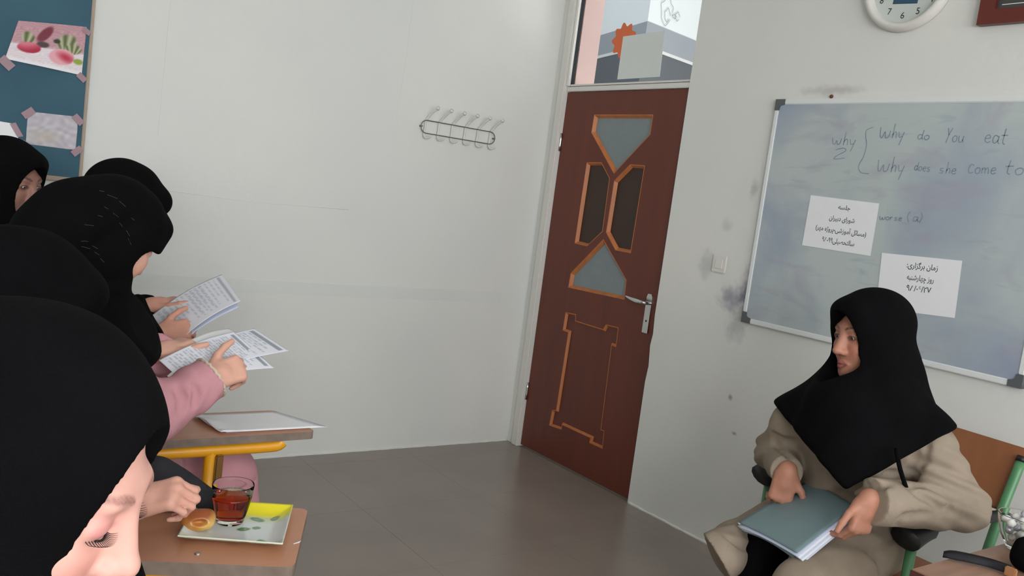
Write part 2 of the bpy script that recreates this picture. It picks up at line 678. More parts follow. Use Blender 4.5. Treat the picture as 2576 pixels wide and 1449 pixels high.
def sdf_mesh(name, prims, lo, hi, h, disp=None, dmax=0.0, tint=None):
    n = 16
    lo = np.array(lo, np.float32)
    hi = np.array(hi, np.float32)
    nb = np.ceil((hi - lo) / (h * n)).astype(int)
    bi = np.stack(np.meshgrid(*[np.arange(q) for q in nb], indexing='ij'), -1).reshape(-1, 3)
    ctr = (lo + (bi + 0.5) * n * h).astype(np.float32)
    Rb = n * h * 0.5 * math.sqrt(3) + h
    V = np.stack([p.f(ctr) for p in prims])
    d = np.full(len(ctr), 9.0, np.float32)
    for p, v in zip(prims, V):
        d = combine(d, v, p.op, p.k)
    act = np.abs(d) < Rb * 1.7 + dmax
    gs = (nb * n + 3).astype(np.int64)

    def gid(ix):
        return (ix[..., 0] * gs[1] + ix[..., 1]) * gs[2] + ix[..., 2]
    loc = np.stack(np.meshgrid(*[np.arange(n + 1)] * 3, indexing='ij'), -1).reshape(-1, 3)
    vids, vpos, quads = [], [], []
    corners = [(a, b, c) for a in (0, 1) for b in (0, 1) for c in (0, 1)]
    edges = [(i, j) for i in range(8) for j in range(i + 1, 8) if sum(abs(x - y) for x, y in zip(corners[i], corners[j])) == 1]
    idx = np.nonzero(act)[0]
    for q in idx:
        base = bi[q] * n
        pts = (lo + (base + loc) * h).astype(np.float32)
        d = np.full(len(pts), 9.0, np.float32)
        for p, v in zip(prims, V[:, q]):
            if p.op == 'i':
                if v + Rb * 2.0 < -p.k: continue
            elif v - Rb * 2.0 > p.k + dmax + h: continue
            d = combine(d, p.f(pts), p.op, p.k)
        if disp is not None:
            d = d + disp(pts)
        if d.min() > 0 or d.max() < 0: continue
        D = d.reshape(n + 1, n + 1, n + 1)
        S = D < 0
        cnt = sum(S[a:a + n, b:b + n, c:c + n].astype(np.int8) for a, b, c in corners)
        cell = np.argwhere((cnt > 0) & (cnt < 8))
        if len(cell) == 0: continue
        vals = np.stack([D[cell[:, 0] + a, cell[:, 1] + b, cell[:, 2] + c] for a, b, c in corners])
        acc = np.zeros((len(cell), 3), np.float32)
        w = np.zeros(len(cell), np.float32)
        for i, j in edges:
            m = (vals[i] < 0) != (vals[j] < 0)
            t = np.where(m, vals[i] / (vals[i] - vals[j] + 1e-12), 0)[:, None]
            pt = np.array(corners[i], np.float32) + t * (np.array(corners[j], np.float32) - np.array(corners[i], np.float32))
            acc += np.where(m[:, None], pt, 0)
            w += m
        vpos.append(lo + (base + cell + acc / w[:, None]) * h)
        vids.append(gid(base + cell + 1))
        for ax in range(3):
            a1, a2 = (ax + 1) % 3, (ax + 2) % 3
            s0 = [slice(0, n)] * 3
            s1 = [slice(0, n)] * 3
            s1[ax] = slice(1, n + 1)
            A = S[tuple(s0)]
            Bb = S[tuple(s1)]
            e = np.argwhere(A != Bb)
            if len(e) == 0: continue
            fl = A[e[:, 0], e[:, 1], e[:, 2]]
            g = base + e + 1
            o1 = np.zeros(3, int); o1[a1] = 1
            o2 = np.zeros(3, int); o2[a2] = 1
            qd = np.stack([gid(g - o1 - o2), gid(g - o2), gid(g), gid(g - o1)], 1)
            qd[~fl] = qd[~fl][:, ::-1]
            quads.append(qd)
    ids = np.concatenate(vids)
    pos = np.concatenate(vpos)
    Q = np.concatenate(quads)
    order = np.argsort(ids)
    ids, pos = ids[order], pos[order]
    loc_ = np.searchsorted(ids, Q)
    loc_ = np.minimum(loc_, len(ids) - 1)
    ok = (ids[loc_] == Q).all(1)
    F = loc_[ok].astype(np.int32)
    me = bpy.data.meshes.new(name)
    me.vertices.add(len(pos))
    me.vertices.foreach_set('co', pos.astype(np.float32).ravel())
    me.loops.add(F.size)
    me.loops.foreach_set('vertex_index', F.ravel())
    me.polygons.add(len(F))
    me.polygons.foreach_set('loop_start', np.arange(0, F.size, 4, dtype=np.int32))
    me.polygons.foreach_set('loop_total', np.full(len(F), 4, np.int32))
    me.update(calc_edges=True)
    me.validate()
    me.polygons.foreach_set('use_smooth', np.ones(len(me.polygons), bool))
    if tint is not None:
        set_tint(me, tint(pos))
    return me


def bounds(pts, pad):
    pts = np.array(pts, float)
    return pts.min(0) - pad, pts.max(0) + pad


# ---- anatomy
class Head:
    """frame: f forward, u up, s to the figure's left"""
    def __init__(self, origin, f, up=(0, 0, 1), scale=1.0, roll=0.0):
        self.f = nrm(f)
        u = np.array(up, float)
        u = nrm(u - self.f * u.dot(self.f))
        s = np.cross(u, self.f)
        self.u = nrm(u * math.cos(roll) + s * math.sin(roll))
        self.s = np.cross(self.u, self.f)
        self.o = np.array(origin, float)
        self.k = scale
        self.B = np.array([self.f, self.s, self.u])

    def w(self, f, s, u):
        return self.o + (self.f * f + self.s * s + self.u * u) * self.k

    def l(self, p):
        return ((p - self.o.astype(np.float32)) @ self.B.T.astype(np.float32)) / self.k

    def e(self, c, r, k=0.02, op='u'):
        return ell(self.w(*c), np.array(r) * self.k, self.B, k * self.k, op)

    def c(self, a, b, ra, rb=None, k=0.01, op='u'):
        return cap(self.w(*a), self.w(*b), ra * self.k, (ra if rb is None else rb) * self.k, k * self.k, op)


def head_prims(H, closed=False):
    L = [H.e((-.014, 0, .030), (.096, .076, .087), .0),
         H.e((.030, 0, -.030), (.060, .060, .085), .03),
         H.e((.036, 0, -.076), (.050, .050, .044), .03),
         H.e((.074, 0, -.107), (.020, .022, .017), .03),
         H.c((.080, -.030, .020), (.080, .030, .020), .013, None, .02)]
    for q in (-1, 1):
        L += [H.e((.058, q * .038, -.034), (.028, .024, .028), .025)]
    for q in (-1, 1):
        L += [H.e((.101, q * .0345, -.002), (.0165, .0185, .0125), .017, 's')]
    for q in (-1, 1):
        L += [H.e((.0772, q * .032, -.001), (.0138, .0185, .0125), .008)]
    L += [H.c((.076, 0, .012), (.097, 0, -.036), .0095, .0125, .012), H.c((.088, 0, .012), (.110, 0, -.036), .0075, .0095, .013),
          H.e((.1105, 0, -.041), (.0125, .0115, .0105), .008)]
    for q in (-1, 1):
        L += [H.e((.097, q * .0125, -.045), (.012, .0085, .0085), .007)]
    for q in (-1, 1):                                         # nostrils
        L += [H.e((.104, q * .0065, -.0525), (.005, .0035, .004), .003, 's')]
    for q in (-1, 1):                                         # lips
        L += [H.c((.0985, 0, -.0735), (.086, q * .022, -.0785), .0062, .003, .006),
              H.c((.0975, 0, -.0850), (.086, q * .020, -.0800), .0072, .003, .006)]
    L += [H.e((.108, 0, -.0790), (.012, .022, .0014), .003, 's')]
    for q in (-1, 1):
        L += [H.e((-.012, q * .076, -.010), (.020, .009, .030), .008)]
    if not closed:
        for q in (-1, 1):                                     # eye slits, the eyeball shows inside
            L += [H.e((.0915, q * .032, -.002), (.0085, .0125, .0042), .002, 's')]
    return L


def skin_tint(heads, base, lip=(176, 96, 92), brow=(46, 32, 26), lid=None, cheek=None, lidcol=(120, 70, 70), browk=.9):
    base_l = np.array(lin(base))

    def f(pos):
        c = np.tile(base_l, (len(pos), 1))
        for H in heads:
            q = H.l(pos.astype(np.float32))
            F, S, U = q[:, 0], np.abs(q[:, 1]), q[:, 2]

            def mixin(w, col):
                w = np.clip(w, 0, 1)[:, None]
                c[:] = c * (1 - w) + np.array(lin(col)) * w
            near = (F > .04) & (U > -.13) & (U < .1)
            if cheek is not None:
                mixin(near * .5 * np.exp(-(((S - .042) / .022) ** 2 + ((U + .038) / .022) ** 2)), cheek)
            # lips
            e = (S / .023) ** 2 + ((U + .0795) / (.0125 * np.clip(1.05 - (S / .026) ** 2, .1, 1))) ** 2
            mixin(near * (F > .078) * np.clip((1.15 - e) * 3, 0, 1), lip)
            # brows: an arch over each eye
            t = (S - .033) / .022
            arch = .0232 + .0050 * (1 - (t - .25) ** 2)
            wb = .0040 * np.clip(1.1 - .60 * np.clip(t + .3, 0, 2), .18, 1) * np.clip((t + 1.15) * 3, .1, 1)
            mixin(near * (np.abs(t) < 1.05) * np.clip((wb - np.abs(U - arch)) / .0030 + .5, 0, 1) * (.8 + .2 * np.sin(S * 2600 + U * 1500)) * browk, brow)
            # lid rim / lashes line
            e = ((S - .032) / .0165) ** 2 + ((U + .002) / .0072) ** 2
            mixin(near * (F > .07) * np.clip((1.25 - e) * 2.2, 0, 1) * .75, lidcol)
            if lid is not None:
                e = ((S - .033) / .021) ** 2 + ((U - .004) / .013) ** 2
                mixin(near * np.clip((1.1 - e) * 1.2, 0, 1) * .55, lid)
        return c
    return f


def hand_prims(W, d, n, side, curl=(.5, .6, .65, .7), thumb=(.5, .4), scale=1.0, spread=.06, k=0.004):
    """W wrist, d towards the fingers, n out of the back of the hand; side=+1 puts the thumb at cross(d, n)"""
    d = nrm(d)
    n = np.array(n, float)
    n = nrm(n - d * n.dot(d))
    t = np.cross(d, n) * side
    W = np.array(W, float)
    s = scale
    L = []

    def pt(a, b, c):
        return W + (d * a + t * b + n * c) * s
    L.append(rbox(pt(.046, 0, 0), np.array([.046, .035, .0125]) * s, np.array([d, t, n]), .011 * s, .015))
    L.append(cap(pt(-.01, 0, 0), pt(.03, .0, 0), .024 * s, .024 * s, .02))
    L.append(ell(pt(.035, .022, -.008), np.array([.032, .017, .014]) * s, np.array([d, t, n]), .012))
    lens = [(.043, .027, .021), (.047, .030, .022), (.043, .028, .021), (.034, .021, .019)]
    offs = [.027, .009, -.010, -.027]
    rads = [.0088, .0090, .0085, .0075]
    base = [.086, .090, .086, .078]
    for i in range(4):
        p = pt(base[i], offs[i], -.001)
        L.append(cap(pt(.04, offs[i] * .8, 0), p, .009 * s, rads[i] * s * 1.08, .008))
        a = 0.0
        c = curl[i] if hasattr(curl[i], '__len__') else (curl[i], curl[i] * 1.1, curl[i] * .7)
        sp = (1.5 - i) * spread
        dd = nrm(d + t * sp)
        for j in range(3):
            a += c[j]
            dirv = dd * math.cos(a) - n * math.sin(a)
            q = p + dirv * lens[i][j] * s
            L.append(cap(p, q, rads[i] * s * (1 - .07 * j), rads[i] * s * (1 - .07 * (j + 1)) - .0004, k if j else .006))
            p = q
    # thumb leaves the side of the palm near its base
    p0 = pt(.018, .024, -.006)
    a1, a2 = thumb
    d1 = nrm(d * math.cos(.75) + t * math.sin(.75) * (1 - .4 * a1) - n * a1)
    p1 = p0 + d1 * .042 * s
    d2 = nrm(d1 + d * .35 - t * .1 - n * a2 * .6)
    p2 = p1 + d2 * .034 * s
    d3 = nrm(d2 + d * .2 - t * .15 - n * a2 * .8)
    p3 = p2 + d3 * .026 * s
    L += [cap(p0, p1, .0145 * s, .0105 * s, .010), cap(p1, p2, .0105 * s, .0095 * s, .004), cap(p2, p3, .0098 * s, .0078 * s, .004)]
    return L


def folds(amp, freq, dirv, center=(0, 0, 0), warp=.35):
    """cloth folds: waves of displacement along a direction, bent by a slower wave"""
    dv = nrm(dirv).astype(np.float32)
    a = np.array([0.3, 0.5, 0.8]) if abs(dv[2]) < .8 else np.array([1.0, .2, 0])
    e = nrm(np.cross(dv, a)).astype(np.float32)
    g = np.cross(dv, e).astype(np.float32)
    c = np.array(center, np.float32)

    def f(p):
        q = p - c
        t = q @ dv
        x = q @ e
        y = q @ g
        ph = t * freq + warp * 5 * np.sin(x * 9 + 1.3) + warp * 4 * np.sin(y * 11 + .4)
        return amp * (np.sin(ph) * .6 + .4 * np.sin(ph * 1.9 + 2 * np.sin(x * 14)))
    return f


def addf(*fs):
    return lambda p: sum(f(p) for f in fs)


def near(f, c, r):
    """a displacement kept to the neighbourhood of a point"""
    c = np.array(c, np.float32)

    def g(p):
        w = np.exp(-(((p - c) ** 2).sum(1)) / (r * r))
        return f(p) * w
    return g


# =================================================================== SETTING
XW, YB = 3.098, 4.017            # right (door) wall and back wall
CEIL = 3.05
DY0, DY1 = 2.975, 3.906          # door leaf


def structure(o):
    return tag(o, kind='structure')


# floor: stone tiles with fine recessed joints
fl = structure(box('floor', (-2.6, -2.7, -0.12), (XW + 3.4, 6.6, -0.004), MGROUT))
me_tile = None
ts = 0.60
for i in range(-1, 7):
    for j in range(-1, 8):
        x0, y0 = -0.63 + i * ts, -0.33 + j * ts
        hx, hy = min(x0 + ts - .0007, XW - .012), min(y0 + ts - .0007, YB - .004)
        if x0 > XW - .05 or y0 > YB - .05: continue
        if hx - x0 > ts - .01 and hy - y0 > ts - .01 and me_tile is not None:
            t = bpy.data.objects.new('tile', me_tile)
            COL.objects.link(t)
            t.parent = fl
            t.location = (x0, y0, 0)
        else:
            bm = bmesh.new()
            add_box(bm, (0, 0, -.004), (hx - x0, hy - y0, 0.0), bevel=.0003)
            t = bm_to('tile', bm, MTILE, fl)
            t.location = (x0, y0, 0)
            if hx - x0 > ts - .01 and hy - y0 > ts - .01: me_tile = t.data
# material in generated world placement, so tiles do not repeat
for n_ in MTILE.node_tree.nodes:
    if n_.type == 'TEX_COORD':
        g_ = MTILE.node_tree.nodes.new('ShaderNodeNewGeometry')
        for l_ in list(MTILE.node_tree.links):
            if l_.from_node == n_:
                MTILE.node_tree.links.new(g_.outputs['Position'], l_.to_socket)

structure(box('ceiling', (-2.6, -2.7, CEIL), (XW + .2, YB + .2, CEIL + .12), MCEIL))
wb = structure(box('wall_back', (-2.6, YB, -.01), (XW + .186, YB + .2, CEIL), MWALL))
structure(box('wall_left', (-2.8, -2.9, -.01), (-2.6, YB + .2, CEIL), MWALL))
# right wall round the door opening, plaster slightly proud of the leaf
OY0, OY1, OZ = DY0 - .02, 3.962, 2.72
wr = structure(prism('wall_right', [(-2.9, 0), (OY0 + .02, 0), (OY0 + .022, .62), (OY0 + .012, .70), (OY0 + .024, .80), (OY0 + .014, .86), (OY0 + .022, .95), (OY0 + .018, OZ), (OY1, OZ), (OY1, 0), (YB, 0), (YB, CEIL), (-2.9, CEIL)],
                     (XW + .20, 0, 0), (0, 1, 0), (0, 0, 1), .0001, MWALLR))
bpy.data.objects.remove(wr)
wr = structure(prism('wall_right', [(-2.9, 0), (OY0 + .02, 0), (OY0 + .022, .62), (OY0 + .014, .70), (OY0 + .024, .80), (OY0 + .016, .86), (OY0 + .022, .95), (OY0 + .018, OZ), (OY1, OZ), (OY1, 0), (YB, 0), (YB, CEIL), (-2.9, CEIL)],
                     (XW - .014, 0, 0), (0, 1, 0), (0, 0, 1), .20, MWALLR))
# rear wall with three windows
hol = [[(a, .95), (b, .95), (b, 2.55), (a, 2.55)] for a, b in WIN]
structure(prism('wall_rear', [(-2.8, 0), (XW + .2, 0), (XW + .2, CEIL), (-2.8, CEIL)], (0, -2.7, 0), (1, 0, 0), (0, 0, 1), .2, MWALL, holes=hol))
for k, (a, b) in enumerate(WIN):
    w = structure(prism('window_%d' % (k + 1), [(a, .95), (b, .95), (b, 2.55), (a, 2.55)], (0, -2.74, 0), (1, 0, 0), (0, 0, 1), .05, MWHITE,
                        holes=[[(a + .06, 1.01), ((a + b) / 2 - .03, 1.01), ((a + b) / 2 - .03, 2.49), (a + .06, 2.49)],
                               [((a + b) / 2 + .03, 1.01), (b - .06, 1.01), (b - .06, 2.49), ((a + b) / 2 + .03, 2.49)]]))
# the band of smoother plaster across the back wall and the fine ridge above it
band_l = 0.6
structure(box('trim_1', (band_l, YB - .0015, .822), (2.905, YB + .01, .886), MBAND, bevel=.0006))
structure(tube('trim_2', [(1.02, YB - .0003, 1.262), (1.4, YB, 1.25), (1.9, YB - .0002, 1.262)], .0009, MWALL, seg=6))
structure(tube('trim_3', [(2.13, YB + .0005, 2.5), (2.125, YB - .0004, 2.1), (2.11, YB, 1.72), (2.105, YB + .001, 1.5)], .0009, MWALL, seg=6))
structure(tube('trim_4', [(.985, YB + .0005, 2.4), (.975, YB - .0004, 2.0), (.97, YB + .001, 1.4)], .0009, MWALL, seg=6))
# crumbling plaster line where the walls meet the floor
for nm, a, b, off in (('baseboard_back', (-2.6, YB), (XW - .03, YB), (0, -1)), ('baseboard_right', (XW - .014, -2.6), (XW - .014, OY0 + .01), (-1, 0))):
    bm = bmesh.new()
    a = np.array(a); b = np.array(b)
    L_ = np.linalg.norm(b - a)
    N_ = int(L_ / .03)
    rr = np.random.default_rng(3)
    hgt = .008 + .007 * rr.random(N_ + 1)
    dep = .003 + .005 * rr.random(N_ + 1)
    ring = []
    for i in range(N_ + 1):
        p = a + (b - a) * i / N_
        o_ = np.array(off)
        q = p + o_ * dep[i]
        pb = p - o_ * .004
        ring.append([bm.verts.new((pb[0], pb[1], -.002)), bm.verts.new((q[0], q[1], -.002)), bm.verts.new((q[0], q[1], hgt[i] * .5)), bm.verts.new((pb[0], pb[1], hgt[i]))])
    for i in range(N_):
        for k in range(4):
            bm.faces.new((ring[i][k], ring[i][(k + 1) % 4], ring[i + 1][(k + 1) % 4], ring[i + 1][k]))
    bm.faces.new(ring[0]); bm.faces.new(ring[-1])
    structure(bm_to(nm, bm, MWALL))

# ---- door frame, transom, door leaf
df = structure(box('trim_5', (XW - .030, DY1, -.001), (XW + .10, OY1 - .001, OZ - .001), MWHITE, bevel=.004))
box('stop_bead', (XW - .020, DY1 - .018, 2.082), (XW + .02, DY1 - .0005, OZ - .002), MWHITE, df, bevel=.003)
w4 = structure(box('window_4', (XW - .010, OY0 + .019, 2.052), (XW + .07, DY1 - .001, 2.078), MWHITE, bevel=.003))
box('sash_bead', (XW - .004, OY0 + .019, 2.080), (XW + .05, DY1 - .02, 2.092), MWHITE, w4, bevel=.002)
box('dark_gasket', (XW - .0065, OY0 + .019, 2.0775), (XW + .02, DY1 - .02, 2.0805), MBLACKP, w4)
box('pane', (XW + .022, OY0 + .019, 2.088), (XW + .026, DY1 - .018, OZ - .004), MPANE, w4)
box('side_gasket', (XW - .0015, DY1 - .0215, 2.092), (XW + .02, DY1 - .0182, OZ - .004), MBLACKP, w4)
structure(box('trim_6', (XW + .028, DY1 - .020, 2.094), (XW + .165, DY1 - .0005, OZ - .004), MPINK))

# door panel outlines from (y, z) measurements, y to the left seen from the room
YC = 3.435
def door_pts(px):
    r = []
    for (x, y) in px:
        q = on_x(x, y, XW)
        r.append((q[1], q[2]))
    return r
top_p = door_pts([(1496, 290), (1642, 290), (1635, 338), (1545, 435), (1489, 333)])
ml_p = door_pts([(1477, 410), (1513, 410), (1533, 449), (1515, 582), (1477, 618), (1447, 611)])
mr_p = door_pts([(1586, 415), (1621, 418), (1586, 635), (1549, 628), (1526, 584), (1546, 456)])
bt_p = door_pts([(1518, 604), (1575, 705), (1570, 752), (1431, 722), (1437, 688)])
lo_o = door_pts([(1424, 787), (1448, 792), (1447, 808), (1518, 830), (1525, 818), (1555, 825), (1549, 871), (1538, 867), (1511, 1082), (1519, 1084), (1515, 1127), (1484, 1113), (1487, 1101), (1414, 1067), (1412, 1079), (1383, 1069), (1390, 1033), (1400, 1033), (1431, 835), (1417, 830)])


def poly_inset(pl, d):
    """move every edge of a polygon inwards by d"""
    pl = [np.array(p) for p in pl]
    A = sum(a[0] * b[1] - b[0] * a[1] for a, b in zip(pl, pl[1:] + pl[:1]))
    sgn = 1 if A > 0 else -1
    out = []
    n = len(pl)
    for i in range(n):
        p0, p1, p2 = pl[i - 1], pl[i], pl[(i + 1) % n]
        e1 = nrm(p1 - p0); e2 = nrm(p2 - p1)
        n1 = np.array([-e1[1], e1[0]]) * sgn; n2 = np.array([-e2[1], e2[0]]) * sgn
        k = 1 + n1.dot(n2)
        out.append(tuple(p1 + (n1 + n2) * d / max(k, .4)))
    return out


def moulding(name, outer, d_in, depth, m, parent, x0):
    """a sloping rebate round an opening: outer edge flush with the leaf, inner edge sunk by depth"""
    inner = poly_inset(outer, d_in)
    lip = poly_inset(outer, -.0035)
    bm = bmesh.new()
    n = len(outer)
    e = [bm.verts.new((x0 - .0008, p[0], p[1])) for p in lip]
    g = [bm.verts.new((x0 + .003, p[0], p[1])) for p in lip]
    a = [bm.verts.new((x0 - .0008, p[0], p[1])) for p in outer]
    b = [bm.verts.new((x0 + depth, p[0], p[1])) for p in inner]
    c = [bm.verts.new((x0 + depth + .004, p[0], p[1])) for p in outer]
    for i in range(n):
        j = (i + 1) % n
        bm.faces.new((a[i], a[j], b[j], b[i]))
        bm.faces.new((b[i], b[j], c[j], c[i]))
        bm.faces.new((c[i], c[j], g[j], g[i]))
        bm.faces.new((g[i], g[j], e[j], e[i]))
        bm.faces.new((e[i], e[j], a[j], a[i]))
    return bm_to(name, bm, m, parent), inner


leaf_poly = [(DY0 - .03, .012), (DY1 - .003, .012), (DY1 - .003, 2.048), (DY0 - .03, 2.048)]
door = structure(empty('door_1', (XW, YC, 0), None, None))
prism('leaf', leaf_poly, (XW, 0, 0), (0, 1, 0), (0, 0, 1), .042, MDOOR, door, holes=[top_p, ml_p, mr_p, bt_p, lo_o])
for nm, pl, mm, ins in (('glass_panel', top_p, MFROST, .013), ('dark_panel', ml_p, MAMBER, .012), ('dark_panel', mr_p, MAMBER, .012), ('glass_panel', bt_p, MFROST, .013)):
    fr, inner = moulding('moulding', pl, ins, .016, MEDGE, door, XW - .0005)
    prism(nm, poly_inset(pl, .004), (XW + .0165, 0, 0), (0, 1, 0), (0, 0, 1), .006, mm, door)
fr, inner = moulding('moulding', lo_o, .008, .012, MEDGE, door, XW - .0005)
prism('wood_panel', poly_inset(lo_o, .003), (XW + .0122, 0, 0), (0, 1, 0), (0, 0, 1), .012, MDOOR, door)
# raised field inside the lower panel follows the plain rectangle
ly = [p[0] for p in lo_o]; lz = [p[1] for p in lo_o]
# handle
hp = on_x(1630, 790, XW)
hy = hp[1]
hz = hp[2]
hd = prism('handle_plate', [(hy - .019, hz - .095), (hy + .019, hz - .095), (hy + .019, hz + .085), (hy + .012, hz + .1), (hy - .012, hz + .1), (hy - .019, hz + .085)], (XW - .0065, 0, 0), (0, 1, 0), (0, 0, 1), .0065, MCHROME, door)
tube('lever', smooth_path([(XW - .004, hy, hz + .055), (XW - .040, hy, hz + .055), (XW - .048, hy + .02, hz + .056), (XW - .05, hy + .07, hz + .060), (XW - .05, hy + .125, hz + .068)], 5), [.010] * 10 + [.0105, .011, .0115, .0115, .011, .010, .009, .0075, .006, .0045, .003], MCHROME, hd, 12, flat=((1, 0, 0), .8))
tube('keyhole', [(XW - .0072, hy, hz - .035), (XW - .0060, hy, hz - .035)], .0055, MBLACKP, hd, 10)
for hzz in (1.77, .33):
    tube('hinge', [(XW - .006, DY1 - .001, hzz - .05), (XW - .006, DY1 - .001, hzz - .018), (XW - .006, DY1 - .001, hzz + .018), (XW - .006, DY1 - .001, hzz + .05)], [.008, .008, .0095, .008], MCHROME, door, 10)

# ---- corridor beyond the transom: a hanging box of the ceiling with a grey fascia
corr = structure(box('wall_corridor', (XW + 3.2, -2.5, -.01), (XW + 3.4, 6.5, 3.6), MWALL))
structure(box('wall_corridor_end', (XW + .2, 6.4, -.01), (XW + 3.4, 6.6, 3.6), MWALL))


def corr_pt(px, py, d):
    return P(px, py, d)


# ---- fascia seen through the transom
kc = on_x(1629, 53, 4.6)
zt = kc[2]
dl = nrm(np.array([ray(498, 393)[0], ray(498, 393)[1], 0]))
dr = nrm(np.array([ray(3377, 770)[0], ray(3377, 770)[1], 0]))
zb2 = zt - .17


def band(name, z0, z1, m, off=0.0, parent=None, LL=2.6):
    bm = bmesh.new()
    back = (dl + dr)
    pts = [kc + dl * LL, kc, kc + dr * LL]
    nl = np.array([dl[1], -dl[0], 0]); nr = np.array([-dr[1], dr[0], 0])
    if nl.dot(kc) > 0: nl = -nl
    if nr.dot(kc) > 0: nr = -nr
    pts = [pts[0] + nl * off, kc + (nl + nr) * off * .8, pts[2] + nr * off]
    pts.append(kc + (dl + dr) * LL * .9)
    lo_ = [bm.verts.new((p[0], p[1], z0)) for p in pts]
    hi_ = [bm.verts.new((p[0], p[1], z1)) for p in pts]
    for i in range(4):
        j = (i + 1) % 4
        bm.faces.new((lo_[i], lo_[j], hi_[j], hi_[i]))
    bm.faces.new(lo_[::-1]); bm.faces.new(hi_)
    return bm_to(name, bm, m, parent)


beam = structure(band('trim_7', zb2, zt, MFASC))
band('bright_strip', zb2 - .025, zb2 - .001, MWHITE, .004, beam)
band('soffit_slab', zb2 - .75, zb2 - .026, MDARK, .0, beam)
structure(band('wall_upper', zt + .001, zt + 1.2, MCEIL, -.01))
# pencil sketch lines on the upper wall face
nr_ = np.array([-dr[1], dr[0], 0]); nr_ = -nr_ if nr_.dot(kc) > 0 else nr_
sk = []
rr = np.random.default_rng(8)
for (cx, cz, rx_, rz_) in ((.22, .13, .075, .10), (.235, .10, .035, .045), (.37, .12, .03, .03), (.33, .11, .03, .012)):
    sk.append([(cx + rx_ * math.cos(a) * (1 + .18 * math.sin(5 * a)), cz + rz_ * math.sin(a) * (1 + .15 * math.cos(4 * a))) for a in np.linspace(0, 5.6, 15)])
wall_up = bpy.data.objects['wall_upper']
strokes('sketch_line', sk, kc, dr, (0, 0, 1), .0025, mat('pencil_line', (158, 160, 163), .8, var=.1, scale=30), wall_up, lift=.004 if np.cross(dr, (0, 0, 1)).dot(nr_) > 0 else -.004)

# =================================================================== THINGS ON THE WALLS
# ---- paper square and felt flower on the transom glass
xg = XW + .0218
def gl(px, py):
    q = on_x(px, py, xg)
    return (q[1], q[2])
q4 = [gl(1553, 200), gl(1660, 193), gl(1673, 77), gl(1568, 92)]
tag(prism('paper_square', q4, (xg - .0012, 0, 0), (0, 1, 0), (0, 0, 1), .0008, MNOTE), 'grey-green paper square stuck on the transom glass above the door', 'paper')
fc = np.array(gl(1569, 101))
petal = []
for k in range(96):
    a = 2 * math.pi * k / 96
    r_ = .082 * (1 + .13 * math.cos(9 * a))
    petal.append((fc[0] + r_ * math.cos(a), fc[1] + r_ * math.sin(a)))
tag(prism('paper_flower', petal, (xg - .0004, 0, 0), (0, 1, 0), (0, 0, 1), .0004, MORANGE), 'orange scalloped flower stuck on the transom glass behind the paper square', 'decoration')

# ---- wire coat rack on the back wall
yr = YB
r0 = on_y(1060, 318, yr); r1 = on_y(1235, 352, yr)
rk = empty('coat_rack', ((r0 + r1) / 2), 'white six-hook coat rack with a long thin wire loop on the back wall', 'coat rack')
xa, xb, zc = r0[0] - .012, r1[0] + .012, 1.732
loop = []
hh = .033
for k in range(13):
    a = math.pi / 2 + math.pi * k / 12
    loop.append((xa + hh + hh * math.cos(a), yr - .018, zc + hh * math.sin(a)))
for k in range(13):
    a = -math.pi / 2 + math.pi * k / 12
    loop.append((xb - hh + hh * math.cos(a), yr - .018, zc + hh * math.sin(a)))
MWIRE = mat('dark_steel_wire', (124, 126, 120), 0.35, var=0.1, scale=20, metal=0.7)
MHOOK = mat('cream_plastic', (222, 222, 216), 0.5, var=0.04, scale=20)
tube('wire_loop', loop, .0026, MWIRE, rk, 8, True)
for k in range(6):
    x = xa + .028 + (xb - xa - .056) * k / 5
    pth = smooth_path([(x + .028, yr - .070, zc + .098), (x + .022, yr - .062, zc + .088), (x + .014, yr - .034, zc + .065), (x + .001, yr - .012, zc + .032), (x, yr - .011, zc), (x - .002, yr - .012, zc - .042), (x + .002, yr - .026, zc - .057), (x + .012, yr - .044, zc - .054), (x + .016, yr - .05, zc - .046)], 4)
    h_ = tube('hook', pth, .0054, MHOOK, rk, 8)
    tube('hook_knob', [(x + .028, yr - .066, zc + .094), (x + .030, yr - .075, zc + .103)], .0095, MHOOK, h_, 10)
for x in (xa + .003, xb - .003):
    tube('screw', [(x, yr - .022, zc), (x, yr + .001, zc)], .0045, MWIRE, rk, 8)

# ---- chalkboard with pictures
cb = empty('chalkboard', (0.1, YB - .01, 1.9), 'blue-green chalkboard with a thin wooden edge on the back wall', 'chalkboard')
CBX, CBZ = .683, 1.255
prism('board', [(-1.35, CBZ + .02), (CBX - .012, CBZ + .02), (CBX - .012, 2.45), (-1.35, 2.45)], (0, YB - .002, 0), (1, 0, 0), (0, 0, 1), .015, MCHALK, cb)
box('edge_strip', (CBX - .012, YB - .022, CBZ), (CBX, YB - .0015, 2.47), MCHFR, cb, bevel=.003)
box('edge_strip', (-1.37, YB - .022, CBZ), (CBX - .0125, YB - .0015, CBZ + .0195), MCHFR, cb, bevel=.003)
box('edge_strip', (-1.37, YB - .022, 2.4505), (CBX - .0125, YB - .0015, 2.47), MCHFR, cb, bevel=.003)
YP = YB - .0175


def cbp(px, py):
    return on_y(px, py, YP)


def blob(u, v, c, rx, ry, ang=0.0):
    du, dv = u - c[0], v - c[1]
    a = math.cos(ang) * du + math.sin(ang) * dv
    b = -math.sin(ang) * du + math.cos(ang) * dv
    return math.sqrt((a / rx) ** 2 + (b / ry) ** 2)


def mixc(a, b, t):
    t = max(0, min(1, t))
    return tuple(x + (y - x) * t for x, y in zip(a, b))


